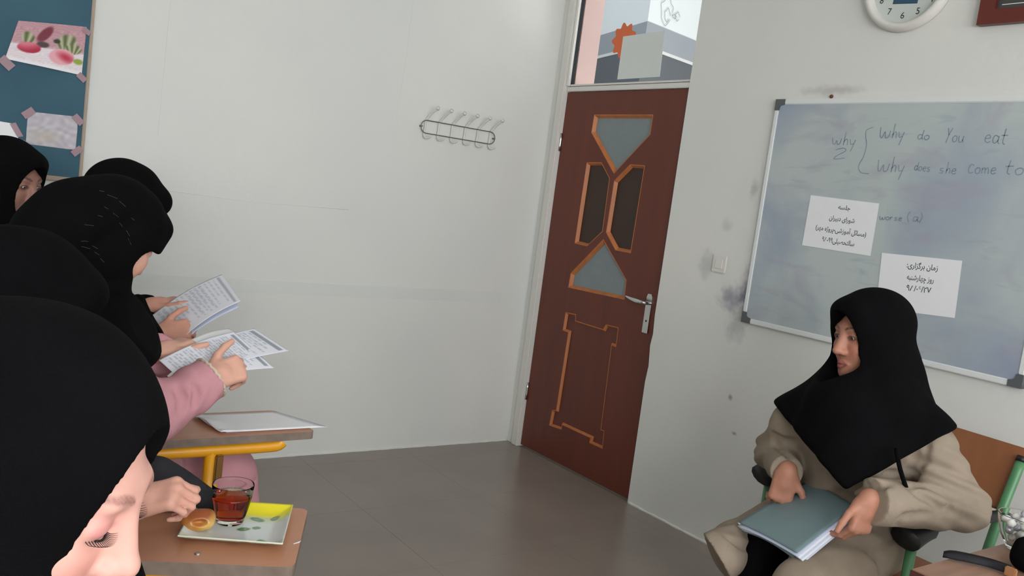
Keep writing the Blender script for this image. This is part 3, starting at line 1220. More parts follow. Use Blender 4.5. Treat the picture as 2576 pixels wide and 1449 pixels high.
def radish(u, v):
    n = .5 + .5 * math.sin(37 * u + 9 * math.sin(17 * v)) * math.sin(29 * v + 7 * math.sin(13 * u))
    c = mixc((206, 166, 172), (186, 138, 148), n)                     # pink cloth behind
    c = mixc((236, 228, 232), c, (v - .38) / .10) if v < .48 else c
    if v < .42: c = mixc((238, 230, 236), (206, 186, 190), .5 * n)
    d = blob(u, v, (.42, .74), .08, .20, -.35)
    c = mixc((124, 50, 66), c, (d - .8) * 3)
    for (cx, cy, rx, ry, a) in ((.20, .62, .10, .16, .3), (.74, .62, .16, .20, -.2), (.84, .50, .14, .12, .1)):
        d = blob(u, v, (cx, cy), rx, ry, a)
        leafc = mixc((92, 104, 62), (190, 190, 160), .5 + .5 * math.sin(60 * (u - cx) / (abs(v - .40) + .12) * .35))
        c = mixc(leafc, c, (d - .75) * 4)
    d = blob(u, v, (.60, .62), .05, .05)
    c = mixc((50, 60, 46), c, (d - .8) * 3)
    d = blob(u, v, (.42, .50), .09, .07)
    c = mixc((80, 64, 66), c, (d - .8) * 3)
    d = blob(u, v, (.25, .38), .16, .13, .05)
    c = mixc(mixc((176, 40, 66), (220, 120, 140), (v - .36) * 6 + .5 * math.sin(9 * u)), c, (d - .92) * 8)
    d = blob(u, v, (.70, .30), .18, .17, .9)
    c = mixc(mixc((232, 170, 180), (190, 50, 72), 1.2 - blob(u, v, (.76, .30), .10, .16, .9)), c, (d - .92) * 8)
    d = blob(u, v, (.93, .26), .07, .06)
    c = mixc((150, 168, 70), c, (d - .8) * 3)
    if v < .10: c = mixc((240, 236, 240), c, (v - .04) * 14)
    return c


def crumple(u, v):
    n = math.sin(9 * u + 5 * math.sin(6 * v)) * math.sin(8 * v + 4 * math.sin(7 * u + 1)) + .5 * math.sin(26 * u + 8 * v) * math.sin(19 * v - 11 * u)
    c = mixc((176, 172, 184), (206, 200, 204), .5 + .4 * n)
    c = mixc(c, (190, 180, 160), .6 * max(0, 1 - blob(u, v, (.35, .3), .4, .3)))
    return c


def bendp(u, v):
    return -.012 * math.sin(math.pi * u) * math.sin(math.pi * v)


p1 = empty('food_picture', cbp(115, 125), 'glossy picture of radishes on a plate taped to the chalkboard', 'poster')
crn = [cbp(12, 148), cbp(205, 190), cbp(218, 68), cbp(46, 52)]
crn = [np.array(c) for c in crn]
sheet('picture_sheet', crn, MPRINT, p1, 72, 48, lambda u, v: .004 + .010 * math.sin(math.pi * u) * abs(2 * v - 1) ** 2, paint=radish)
for a, b in (((196, 186), (214, 204)), ((208, 72), (226, 86)), ((2, 145), (30, 172))):
    q0, q1 = cbp(*a), cbp(*b)
    dd = q1 - q0
    nn = np.array([-dd[2], 0, dd[0]]) * .32
    prism('tape', [(q0[0] - nn[0], q0[2] - nn[2]), (q1[0] - nn[0], q1[2] - nn[2]), (q1[0] + nn[0], q1[2] + nn[2]), (q0[0] + nn[0], q0[2] + nn[2])], (0, YP - .0065, 0), (1, 0, 0), (0, 0, 1), .001, MTAPE, p1)
p2 = empty('taped_paper', cbp(130, 328), 'crinkled shiny lilac-grey picture taped below the radish picture', 'poster')
sheet('picture_sheet', [cbp(64, 362), cbp(190, 378), cbp(197, 294), cbp(70, 280)], MPRINT, p2, 48, 36, lambda u, v: .003 + .003 * math.sin(11 * u + 5 * v) * math.sin(9 * v - 3 * u), paint=crumple)
for a, b in (((58, 292), (84, 276)), ((186, 290), (206, 312)), ((182, 388), (204, 372)), ((56, 356), (72, 368))):
    q0, q1 = cbp(*a), cbp(*b)
    dd = q1 - q0
    nn = np.array([-dd[2], 0, dd[0]]) * .3
    prism('tape', [(q0[0] - nn[0], q0[2] - nn[2]), (q1[0] - nn[0], q1[2] - nn[2]), (q1[0] + nn[0], q1[2] + nn[2]), (q0[0] + nn[0], q0[2] + nn[2])], (0, YP - .0065, 0), (1, 0, 0), (0, 0, 1), .001, MTAPE, p2)
p3 = empty('pale_paper', cbp(10, 345), 'pale paper with clipped corner taped left of the lilac-grey picture', 'poster')
prism('picture_sheet', [tuple(cbp(*q)[[0, 2]]) for q in ((-90, 385), (42, 402), (46, 338), (28, 310), (-80, 292))], (0, YP - .001, 0), (1, 0, 0), (0, 0, 1), .0008, MPAPER, p3)
q0, q1 = cbp(30, 312), cbp(50, 338)
prism('tape', [(q0[0] - .008, q0[2]), (q1[0] - .008, q1[2] - .012), (q1[0] + .012, q1[2] - .006), (q0[0] + .012, q0[2] + .008)], (0, YP - .004, 0), (1, 0, 0), (0, 0, 1), .001, MTAPE, p3)

# ---- whiteboard
WX = XW - .014
wbd = empty('whiteboard', (WX, 1.6, 1.5), 'scribbled whiteboard with white aluminium edge and grey corner caps', 'whiteboard')
WY0, WY1, WZ0, WZ1 = 1.235, 2.452, 1.018, 1.990
tl, bl_, br_ = on_x(1957, 252, WX), on_x(1875, 815, WX), on_x(2562, 968, WX)
WY1 = (tl[1] + bl_[1]) / 2
WZ0 = (bl_[2] + br_[2]) / 2
WZ1 = tl[2]
WY0 = br_[1] - .02
WXF = WX - .022
prism('writing_surface', [(WY0 + .02, WZ0 + .02), (WY1 - .018, WZ0 + .02), (WY1 - .018, WZ1 - .02), (WY0 + .02, WZ1 - .02)], (WXF + .004, 0, 0), (0, 1, 0), (0, 0, 1), .014, MBOARD, wbd)
for lo_, hi_ in (((WY0 + .03, WZ1 - .022), (WY1 - .045, WZ1)), ((WY0 + .03, WZ0), (WY1 - .045, WZ0 + .022)), ((WY1 - .020, WZ0 + .045), (WY1, WZ1 - .045)), ((WY0, WZ0 + .045), (WY0 + .020, WZ1 - .045))):
    box('frame_rail', (WXF, lo_[0], lo_[1]), (WX, hi_[0], hi_[1]), MALU, wbd, bevel=.003)
for (y, z) in ((WY1, WZ1), (WY1, WZ0), (WY0, WZ0), (WY0, WZ1)):
    sy = -1 if y == WY1 else 1
    sz = -1 if z == WZ1 else 1
    pl = [(y, z), (y + sy * .046, z), (y + sy * .046, z + sz * .022), (y + sy * .030, z + sz * .026), (y + sy * .024, z + sz * .030), (y + sy * .021, z + sz * .046), (y, z + sz * .046)]
    prism('corner_cap', pl, (WXF - .002, 0, 0), (0, 1, 0), (0, 0, 1), .0235, MGREYP, wbd)
# surface stains of wiped marker: blue-violet clouds
nt = MBOARD.node_tree
b_ = nt.nodes['Principled BSDF']
tc_ = nt.nodes.new('ShaderNodeTexCoord')
cur = None
for sc, st, c1, c2, lo_p, hi_p in ((2.4, (1, 1, .8), (186, 196, 196), (150, 162, 182), .42, .75), (5.5, (1, .7, 1.6), None, (166, 160, 176), .55, .85), (14, (1, .4, 2.2), None, (148, 166, 176), .60, .9)):
    mp_ = nt.nodes.new('ShaderNodeMapping'); mp_.inputs['Scale'].default_value = st
    nt.links.new(tc_.outputs['Object'], mp_.inputs[0])
    n_ = nt.nodes.new('ShaderNodeTexNoise'); n_.inputs['Scale'].default_value = sc; n_.inputs['Detail'].default_value = 5; n_.inputs['Distortion'].default_value = .6
    nt.links.new(mp_.outputs[0], n_.inputs['Vector'])
    mr_ = nt.nodes.new('ShaderNodeMapRange'); mr_.inputs['From Min'].default_value = lo_p; mr_.inputs['From Max'].default_value = hi_p
    nt.links.new(n_.outputs['Fac'], mr_.inputs['Value'])
    mx_ = nt.nodes.new('ShaderNodeMix'); mx_.data_type = 'RGBA'
    nt.links.new(mr_.outputs[0], mx_.inputs['Factor'])
    if cur is None: mx_.inputs['A'].default_value = (*lin(c1), 1)
    else: nt.links.new(cur, mx_.inputs['A'])
    mx_.inputs['B'].default_value = (*lin(c2), 1)
    cur = mx_.outputs['Result']
nt.links.new(cur, b_.inputs['Base Color'])

# handwriting: letters as pen strokes on a 1 x 1 grid (x right, y up)
ABC = {
    'w': [[(0, .5), (.08, .1), (.25, 0), (.38, .3), (.45, .02), (.65, .1), (.72, .5)]],
    'W': [[(0, .75), (.05, .15), (.22, 0), (.42, .45), (.5, .02), (.75, .1), (.85, .55)]],
    'h': [[(.15, 1.05), (.08, 0)], [(.09, .25), (.25, .48), (.38, .38), (.38, .02)]],
    'y': [[(0, .5), (.1, .12), (.3, .2)], [(.42, .5), (.3, .05), (.15, -.45)]],
    'd': [[(.36, .42), (.12, .48), (.0, .2), (.14, 0), (.36, .18)], [(.44, .95), (.36, .2), (.46, 0)]],
    'o': [[(.2, .46), (.0, .28), (.1, 0), (.34, .08), (.38, .36), (.2, .46)]],
    'u': [[(0, .46), (.04, .08), (.22, 0), (.38, .2)], [(.42, .46), (.38, .1), (.48, 0)]],
    'e': [[(.04, .24), (.36, .3), (.26, .48), (.06, .36), (.04, .1), (.22, 0), (.4, .1)]],
    'a': [[(.36, .42), (.12, .48), (.0, .2), (.14, 0), (.36, .2)], [(.4, .46), (.36, .12), (.48, 0)]],
    't': [[(.22, .95), (.14, .15), (.3, 0)], [(.0, .52), (.42, .56)]],
    's': [[(.34, .46), (.1, .44), (.1, .28), (.32, .2), (.26, .02), (.0, .04)]],
    'c': [[(.4, .6), (.16, .68), (.0, .35), (.12, .02), (.42, .1)]],
    'm': [[(0, .46), (.0, 0)], [(.02, .3), (.16, .46), (.24, .3), (.24, 0)], [(.26, .3), (.4, .46), (.5, .3), (.52, 0)]],
    'n': [[(0, .46), (.0, 0)], [(.02, .3), (.18, .46), (.3, .3), (.32, 0)]],
    'Y': [[(.0, 1.0), (.16, .5)], [(.42, 1.0), (.16, .5), (.0, -.1)]],
    '2': [[(.0, .8), (.3, .95), (.4, .7), (.1, .3), (.0, 0), (.4, .08)]],
    'r': [[(0, .46), (.02, 0)], [(.02, .28), (.16, .46), (.3, .4)]],
    '(': [[(.2, 1.), (.04, .5), (.2, -.1)]], ')': [[(.0, 1.), (.16, .5), (.0, -.1)]],
}
ADV = {'w': .85, 'W': .98, 'm': .7}


def write(s, x, y, h, slope=0.0):
    out = []
    cx = 0.0
    for ch in s:
        if ch != ' ':
            for ln in ABC[ch]:
                out.append([(x + (cx + a) * h, y + b * h + slope * (cx + a) * h) for a, b in ln])
        cx += ADV.get(ch, .55) if ch != ' ' else .6
    return out


def wbp(px, py):
    q = on_x(px, py, WXF + .004)
    return (-q[1], q[2])             # board plane: x grows to the right for someone facing the board


BU, BV = (0, -1, 0), (0, 0, 1)
BO = (WXF + .004, 0, 0)
def write_fit(s, p0, p1, h):
    """a word whose baseline runs between two measured points"""
    x0, y0 = wbp(*p0)
    x1, y1 = wbp(*p1)
    ls = write(s, 0, 0, h)
    mx = max(q[0] for l in ls for q in l)
    k = (x1 - x0) / mx
    return [[(x0 + q[0] * k, y0 + q[1] + (y1 - y0) * q[0] / mx) for q in l] for l in ls]


for s, p0, p1, h in (('why', (2092, 362), (2150, 368), .050), ('2', (2098, 400), (2124, 400), .045), ('Why', (2212, 346), (2272, 350), .052), ('do', (2308, 350), (2336, 352), .036), ('You', (2380, 356), (2424, 358), .048), ('eat', (2476, 358), (2532, 364), .056),
                     ('Why', (2206, 430), (2272, 436), .056), ('does', (2300, 428), (2338, 432), .034), ('she', (2362, 436), (2404, 438), .040), ('come', (2435, 436), (2504, 438), .046), ('to', (2526, 438), (2572, 440), .05), ('worse', (2212, 552), (2268, 556), .026), ('(a)', (2280, 556), (2318, 558), .036)):
    strokes('marker_word', write_fit(s, p0, p1, h), BO, BU, BV, .0017, MINK, wbd)
strokes('marker_brace', [[wbp(*q) for q in ((2196, 320), (2180, 328), (2178, 345), (2180, 365), (2172, 395), (2162, 412), (2160, 425), (2168, 435), (2186, 437))]], BO, BU, BV, .0017, MINK, wbd)
sc_ = on_x(2093, 243, WX)
tag(lathe('screw', [(0, 0), (.007, .001), (.008, .004), (.0055, .009), (0, .010)], (WX, sc_[1], sc_[2]), MRUST, axis=(-1, 0, 0), seg=14), 'rusty screw head in the wall just above the whiteboard', 'screw')

# printed notices: Persian lines written with presentation forms, set in visual order
FORMS = {'ا': ('ﺍ', 'ﺎ', None, None), 'آ': ('ﺁ', 'ﺂ', None, None), 'ب': ('ﺏ', 'ﺐ', 'ﺑ', 'ﺒ'), 'ت': ('ﺕ', 'ﺖ', 'ﺗ', 'ﺘ'), 'ج': ('ﺝ', 'ﺞ', 'ﺟ', 'ﺠ'),
         'چ': ('ﭺ', 'ﭻ', 'ﭼ', 'ﭽ'), 'ح': ('ﺡ', 'ﺢ', 'ﺣ', 'ﺤ'), 'د': ('ﺩ', 'ﺪ', None, None), 'ر': ('ﺭ', 'ﺮ', None, None), 'ز': ('ﺯ', 'ﺰ', None, None),
         'ژ': ('ﮊ', 'ﮋ', None, None), 'س': ('ﺱ', 'ﺲ', 'ﺳ', 'ﺴ'), 'ش': ('ﺵ', 'ﺶ', 'ﺷ', 'ﺸ'), 'ص': ('ﺹ', 'ﺺ', 'ﺻ', 'ﺼ'), 'گ': ('ﮒ', 'ﮓ', 'ﮔ', 'ﮕ'),
         'ل': ('ﻝ', 'ﻞ', 'ﻟ', 'ﻠ'), 'م': ('ﻡ', 'ﻢ', 'ﻣ', 'ﻤ'), 'ن': ('ﻥ', 'ﻦ', 'ﻧ', 'ﻨ'), 'ه': ('ﻩ', 'ﻪ', 'ﻫ', 'ﻬ'), 'و': ('ﻭ', 'ﻮ', None, None),
         'ی': ('ﯼ', 'ﯽ', 'ﯾ', 'ﯿ'), 'پ': ('ﭖ', 'ﭗ', 'ﭘ', 'ﭙ'), 'ئ': ('ﺉ', 'ﺊ', 'ﺋ', 'ﺌ')}


def persian(s):
    out = []
    for i, ch in enumerate(s):
        if ch not in FORMS:
            out.append({'(': ')', ')': '('}.get(ch, ch))
            continue
        iso, fin, ini, med = FORMS[ch]
        prv = i > 0 and s[i - 1] in FORMS and FORMS[s[i - 1]][2] is not None
        nxt = i + 1 < len(s) and s[i + 1] in FORMS and ini is not None
        out.append(med if prv and nxt else fin if prv else ini if nxt else iso)
    # visual order: reverse all, then put runs of digits back
    r = out[::-1]
    res, run = [], []
    for ch in r:
        if ch in '۰۱۲۳۴۵۶۷۸۹/-' and ch != '-':
            run.append(ch)
        else:
            res += run[::-1]; run = []
            res.append(ch)
    res += run[::-1]
    return ''.join(res)


def notice(name, px, label, lines):
    """a printed sheet on the board; px corners TL, TR, BR, BL"""
    xn = WXF + .0035
    c = [on_x(*q, xn) for q in px]
    root = empty(name, sum(c) / 4, label, 'notice')
    tl_, tr_, br2, bl2 = c
    pl = [(-q[1], q[2]) for q in (bl2, br2, tr_, tl_)]
    prism('paper', pl, (xn - .0006, 0, 0), BU, BV, .0008, MPAPER, root)
    ctr = np.array([(a + b) / 2 for a, b in zip(pl[0], pl[2])])
    fr_ = [tuple(np.array(p) + (ctr - np.array(p)) * .10) for p in pl]
    fr2 = [tuple(np.array(p) + (ctr - np.array(p)) * .13) for p in pl]
    o_ = (xn - .0016, 0, 0)
    MLINE = bpy.data.materials.get('border_print') or mat('border_print', (176, 184, 196), 0.7, var=0.1, scale=50)
    for f_ in (fr_, fr2):
        strokes('border_line', [[f_[i], f_[(i + 1) % 4]] for i in range(4)], (xn - .0006 , 0, 0), BU, BV, .0009, MLINE, root, lift=.0003 if np.cross(BU, BV)[0] < 0 else -.0003)
    ux = nrm(tr_ - tl_)
    vx = nrm(np.cross(np.cross(ux, tl_ - bl2), ux))
    wd = np.linalg.norm(tr_ - tl_)
    for s, px_, py_, wpx, size in lines:
        q = on_x(px_, py_, xn - .0012)
        text_mesh('print_line', persian(s), q, ux, vx, size, MTEXT, root, lift=0.0003, width=wpx / np.linalg.norm(np.array(px[1]) - np.array(px[0])) * wd, bold=.0003)
    return root


notice('notice_sheet', [(2040, 491), (2212, 512), (2190, 644), (2018, 617)], 'printed notice with four lines of Persian on the whiteboard, upper left', [
    ('جلسه', 2124, 523, 30, .024), ('شورای دبیران', 2118, 552, 64, .026), ('(مسائل آموزشی-پروژه مهر)', 2114, 581, 128, .026), ('سالتحصیلی۹۹-۹۸', 2108, 608, 82, .027)])
notice('notice_sheet', [(2219, 636), (2421, 656), (2402, 800), (2204, 775)], 'printed notice with three lines of Persian behind the seated woman in beige', [
    ('زمان برگزاری:', 2320, 671, 78, .028), ('روز چهارشنبه', 2315, 701, 68, .028), ('۹۸/۰۶/۲۷', 2311, 728, 62, .030)])

# ---- light switch
s0 = on_x(1812, 664, WX)
sw = empty('light_switch', s0, 'small white light switch on the wall left of the whiteboard', 'switch')
box('plate', (WX - .009, s0[1] - .041, s0[2] - .041), (WX, s0[1] + .041, s0[2] + .041), MWHITE, sw, bevel=.004)
box('rocker', (WX - .013, s0[1] - .022, s0[2] - .022), (WX - .0085, s0[1] + .022, s0[2] + .022), MWHITE, sw, bevel=.003)

# ---- wall clock
CY, CZ, CR = 1.925, 2.407, .178
ck = empty('wall_clock', (WX, CY, CZ), 'round white wall clock with black numerals above the whiteboard', 'clock')
lathe('rim', [(CR - .032, 0), (CR - .004, 0), (CR, .012), (CR - .006, .032), (CR - .018, .040), (CR - .028, .036), (CR - .034, .022), (CR - .034, .0)], (WX, CY, CZ), MWHITE, ck, 64, (-1, 0, 0))
face = lathe('dial', [(0, .001), (CR - .033, .001), (CR - .033, .008), (0, .008)], (WX, CY, CZ), mat('dial_paper', (206, 212, 208), .6, var=.02, scale=12), ck, 64, (-1, 0, 0), smooth=False)
tilt = .07
cu_ = np.array([0, -math.cos(tilt), math.sin(tilt) * -1]); cv_ = np.array([0, -math.sin(tilt), math.cos(tilt)])
cv_ = nrm(np.cross(np.cross(cu_, (0, 0, 1)), cu_))
for h_ in range(1, 13):
    a = math.radians(90 - 30 * h_)
    q = np.array([WX - .0082, CY, CZ]) + (cu_ * math.cos(a) + cv_ * math.sin(a)) * (CR - .062)
    text_mesh('numeral', str(h_), q, cu_, cv_, .034, MTEXT, ck)
dx = np.array([WX - .0084, CY, CZ])


def ad(u, v):
    c = (50, 84, 108)
    c = mixc((168, 84, 96), c, (blob(u, v, (.66, .62), .30, .09) - .8) * 4)
    c = mixc((206, 190, 70), c, (blob(u, v, (.75, .78), .22, .05) - .8) * 4)
    c = mixc((130, 160, 180), c, (blob(u, v, (.25, .5), .10, .2, .8) - .5) * 2)
    c = mixc((120, 150, 170), c, (blob(u, v, (.6, .40), .2, .04) - .7) * 3)
    return c


sheet('dial_picture', [dx + cu_ * a + cv_ * b for a, b in ((-.052, -.072), (.048, -.072), (.048, .080), (-.052, .080))], MPRINT, ck, 20, 24, paint=ad)
for ang, ln, wd in ((math.radians(40), .07, .004), (math.radians(150), .10, .003)):
    e_ = cu_ * math.cos(ang) + cv_ * math.sin(ang)
    tube('hand', [dx + np.array([-.006, 0, 0]) - e_ * .015, dx + np.array([-.006, 0, 0]) + e_ * ln], wd, MTEXT, ck, 6)

# ---- picture frame, upper right
f0 = on_x(2466, 68, WX)
pf = empty('picture_frame', (WX, f0[1] - .25, f0[2] + .2), 'mahogany-brown framed dark picture at the upper right beside the clock', 'picture')
fy1, fz0 = f0[1], f0[2]
fy0, fz1 = fy1 - .55, fz0 + .42
prism('frame', [(fy0, fz0), (fy1, fz0), (fy1, fz1), (fy0, fz1)], (WX - .03, 0, 0), (0, 1, 0), (0, 0, 1), .03, MREDF, pf, holes=[[(fy0 + .055, fz0 + .05), (fy1 - .055, fz0 + .05), (fy1 - .055, fz1 - .05), (fy0 + .055, fz1 - .05)]])
prism('picture', [(fy0 + .05, fz0 + .045), (fy1 - .05, fz0 + .045), (fy1 - .05, fz1 - .045), (fy0 + .05, fz1 - .045)], (WX - .016, 0, 0), (0, 1, 0), (0, 0, 1), .008, MPICT, pf)
strokes('white_line', [[(-(fy1 - .070), fz0 + .066), (-(fy0 + .07), fz0 + .066)], [(-(fy1 - .075), fz0 + .095), (-(fy1 - .095), fz0 + .097)], [(-(fy1 - .125), fz0 + .097), (-(fy1 - .15), fz0 + .099)]], (WX - .0163, 0, 0), BU, BV, .0012, MPAPER, pf)

# =================================================================== FURNITURE
def frame_of(fwd):
    f = nrm([fwd[0], fwd[1], 0])
    return f, np.array([-f[1], f[0], 0]), np.array([0, 0, 1.0])


def school_chair(name, org, fwd, label, steel, seat_m, tablet=None, arms=False, group=None, back_z=.80):
    """org: floor point under the seat's centre"""
    f, l, u = frame_of(fwd)
    org = np.array([org[0], org[1], 0.0])

    def W(a, b, c):
        return org + f * a + l * b + u * c
    root = empty(name, org, label, 'chair', group)
    hw = .19 if not arms else .262
    B3 = [f, l, u]
    box('seat', (-.19, -.20, .437), (.20, .20, .452), seat_m, root, bevel=.006, R=B3, c=org)
    bm = bmesh.new()
    # backrest: a bent plywood board between the rear posts
    add_box(bm, (-.008, -hw - .005, 0), (.008, hw + .005, .21), bevel=.005)
    tiltm = Matrix.Rotation(-.34, 3, 'Y')
    bpos = W(-.285, 0, back_z - .18)
    for v in bm.verts:
        q = tiltm @ v.co
        q = Vector((q.x - .05 * (v.co.y / hw) ** 2 * -1 - .05, q.y, q.z))
        v.co = Vector(bpos + f * q.x + l * q.y + u * q.z)
    bm_to('backrest', bm, seat_m, root)
    for s in (-1, 1):
        y = s * hw
        tube('rear_leg', smooth_path([W(-.30, y * 1.0, .006), W(-.235, y, .30), W(-.215, y, .46), W(-.25, y, .62), W(-.325, y, back_z - .02)], 5), .0155, steel, root, 12, flat=(f, .8))
        tube('post_cap', [W(-.324, y, back_z - .022), W(-.331, y, back_z - .006)], .0162, MBLACKP, root, 12)
        top = .437 if not arms else .64
        if tablet is not None and s == tablet['side']:
            top = tablet['z'] - .055
        tube('front_leg', [W(.19, y, .006), W(.18, y, .20), W(.175, y, top)], .0145, steel, root, 12)
        for a in (-.30, .19):
            tube('rubber_foot', [W(a, y, 0.0), W(a, y, .03)], .018, MBLACKP, root, 12)
        tube('side_rail', [W(-.222, y, .42), W(.178, y, .42)], .011, steel, root, 10)
        if arms:
            pad = smooth_path([W(-.30, y, .655), W(-.12, y, .660), W(.05, y, .665), W(.15, y, .655), W(.215, y, .63)], 5)
            rr_ = [.014 + .010 * min(1, i / 9) + (.012 if i > 13 else 0) for i in range(len(pad))]
            ar = tube('armrest', pad, rr_, MBLACKP, root, 12, flat=(l, 1.25))
    for a in (-.222, .178):
        tube('cross_rail', [W(a, -hw, .42), W(a, hw, .42)], .011, steel, root, 10)
    return root


def tablet_top(root, c4, z, th, steel, post):
    """writing tablet over four floor-plan corners with rounded corners, a steel rail and a post"""
    c4 = [np.array([p[0], p[1]]) for p in c4]
    pts = []
    for i in range(4):
        p, a, b = c4[i], c4[i - 1], c4[(i + 1) % 4]
        r = .022
        ea, eb = nrm(a - p), nrm(b - p)
        for k in range(6):
            t = k / 5
            q = (p + ea * r) * (1 - t) ** 2 + p * 2 * t * (1 - t) + (p + eb * r) * t * t
            pts.append(tuple(q))
    bm = bmesh.new()
    lo_ = [bm.verts.new((x, y, z - th)) for x, y in pts]
    hi_ = [bm.verts.new((x, y, z)) for x, y in pts]
    bm.faces.new(hi_)
    bm.faces.new(lo_[::-1])
    n = len(pts)
    for i in range(n):
        bm.faces.new((lo_[i], lo_[(i + 1) % n], hi_[(i + 1) % n], hi_[i]))
    o = bm_to('tablet', bm, [MDESK, MDESKE], root)
    for p in o.data.polygons:
        if abs(p.normal.z) < .5 or p.normal.z < 0: p.material_index = 1
    return o


# ---- the woman in beige sits on this one
chairF = school_chair('school_chair', (2.585, 1.445), (-1, .07), 'green steel armchair with orange plywood back under the woman in beige', MGREEN, MPLY, arms=True, back_z=.845)

# ---- nearest writing chair, with the tea
u1 = nrm([.9035, -.4287]); v1 = np.array([.4287, .9035])
nr1 = np.array([.654, 1.444]); fr1 = np.array([.79, 1.706])
ctr1 = (nr1 + fr1) / 2 - u1 * .66 + v1 * .12
chairB = school_chair('tablet_chair', ctr1, u1, 'yellow steel chair whose laminate writing tablet holds the tea glass', MYELLOW, MPLY, tablet={'side': -1, 'z': .62}, group=None)
tb1 = tablet_top(chairB, [nr1 - u1 * .46, nr1, fr1, fr1 - u1 * .46], .70, .026, MYELLOW, None)
z_ = .70 - .026
tube('tablet_rail', [list(nr1 - u1 * .42 + v1 * .035) + [z_ - .022], list(nr1 - u1 * .07 + v1 * .035) + [z_ - .022]], .021, MYELLOW, chairB, 12)
tube('tablet_rail', [list(fr1 - u1 * .42 - v1 * .035) + [z_ - .022], list(fr1 - u1 * .07 - v1 * .035) + [z_ - .022]], .021, MYELLOW, chairB, 12)
tube('tablet_post', [list(nr1 - u1 * .30 + v1 * .036) + [z_ - .03], list(nr1 - u1 * .33 + v1 * .036) + [.42], list(nr1 - u1 * .36 + v1 * .036) + [.03]], .016, MYELLOW, chairB, 12)
bo = on_z(497, 1394, .70)
lathe('screw_head', [(0, 0), (.0055, 0), (.0058, .001), (.004, .0022), (0, .0024)], bo, MCHROME, chairB, 14)
tube('scratch', [on_z(738, 1368, .7002), on_z(750, 1364, .7002), on_z(757, 1360, .7002)], [.0016, .003, .0012], MPAPER, chairB, 6, flat=((0, 0, 1), .05))

# ---- the chair with the open papers on its tablet
chairC = school_chair('tablet_chair', (.36, 2.44), (1, 0), 'yellow steel chair whose laminate writing tablet carries loose white papers', MYELLOW, MPLY, tablet={'side': -1, 'z': .60})
tablet_top(chairC, [(.50, 2.235), (1.037, 2.243), (1.0, 2.47), (.50, 2.47)], .70, .022, MYELLOW, None)
r0_ = on_y(392, 1128, 2.262); r1_ = on_y(718, 1113, 2.262)
zr = .70 - .022 - .019
tube('tablet_rail', smooth_path([(.52, 2.262, zr), (.72, 2.262, zr), (.90, 2.262, zr), (.935, 2.262, zr + .003), (.947, 2.262, zr + .012)], 5), .0175, MYELLOW, chairC, 12)
pc = on_y(530, 1140, 2.262)
tube('tablet_post', [(pc[0], 2.262, zr), (pc[0], 2.262, .45), (pc[0], 2.262, .006)], .0165, MYELLOW, chairC, 12)
box('bracket', (pc[0] + .008, 2.240, zr - .085), (pc[0] + .030, 2.262, zr - .01), mat('brown_steel', (120, 82, 26), .4, var=.2, scale=30), chairC, bevel=.004)
# the post is this chair's front leg on the near side
for o in list(chairC.children):
    if o.name.startswith('front_leg') and np.mean([v.co.y for v in o.data.vertices]) < 2.3:
        bpy.data.objects.remove(o)

# loose papers on that tablet
pr = empty('paper_stack', on_z(640, 1062, .70), 'loose white papers lying on the writing tablet next to the woman in pink', 'paper')
cs = [on_z(*q, .7012) for q in ((560, 1090), (817, 1076), (690, 1038), (483, 1047))]
for k, (m_, dz, jit) in enumerate(((MPAPERB, .0004, .012), (MPAPER, .0016, .0), (MPAPER, .0028, -.006))):
    sheet('sheet', [c + np.array([jit, jit * .5, dz]) for c in cs], m_, pr, 16, 12, lambda u, v, k=k: .0008 * k + .010 * max(0, .25 - u) * (1 + math.sin(7 * v + 2 * k)) * k)

# ---- table at the lower right with the sweets
tA = on_z(2298, 1433, .74)
tx0, ty1 = tA[0], tA[1] + .005
tbl = empty('table', (tx0 + .35, ty1 - .3, 0), 'walnut-look table corner at the lower right with a bowl of sweets', 'table')
box('table_top', (tx0, ty1 - .60, .7145), (tx0 + .70, ty1, .74), MWTABLE, tbl, bevel=.002)
box('edge_band', (tx0 - .0035, ty1 - .60, .713), (tx0 - .0002, ty1, .7385), MWTEDGE, tbl, bevel=.001)
for a in (.04, .66):
    for b in (.04, .56):
        tube('leg', [(tx0 + a, ty1 - b, 0), (tx0 + a, ty1 - b, .715)], .017, MGREYP, tbl, 12)
bc = on_z(2562, 1382, .741)
bowl = empty('sweet_bowl', bc, 'clear glass bowl of wrapped white sweets on the walnut table', 'bowl')
lathe('glass', [(0, 0), (.026, 0), (.030, .004), (.034, .012), (.047, .035), (.0545, .062), (.058, .082), (.0595, .084), (.0575, .0845), (.0565, .082), (.052, .061), (.0445, .036), (.031, .015), (.024, .008), (0, .007)], bc, MGLASS, bowl, 40)
rr = np.random.default_rng(11)
MFOIL = mat('silver_foil', (206, 208, 220), .25, var=.2, scale=60, metal=.35)
nsw = 0
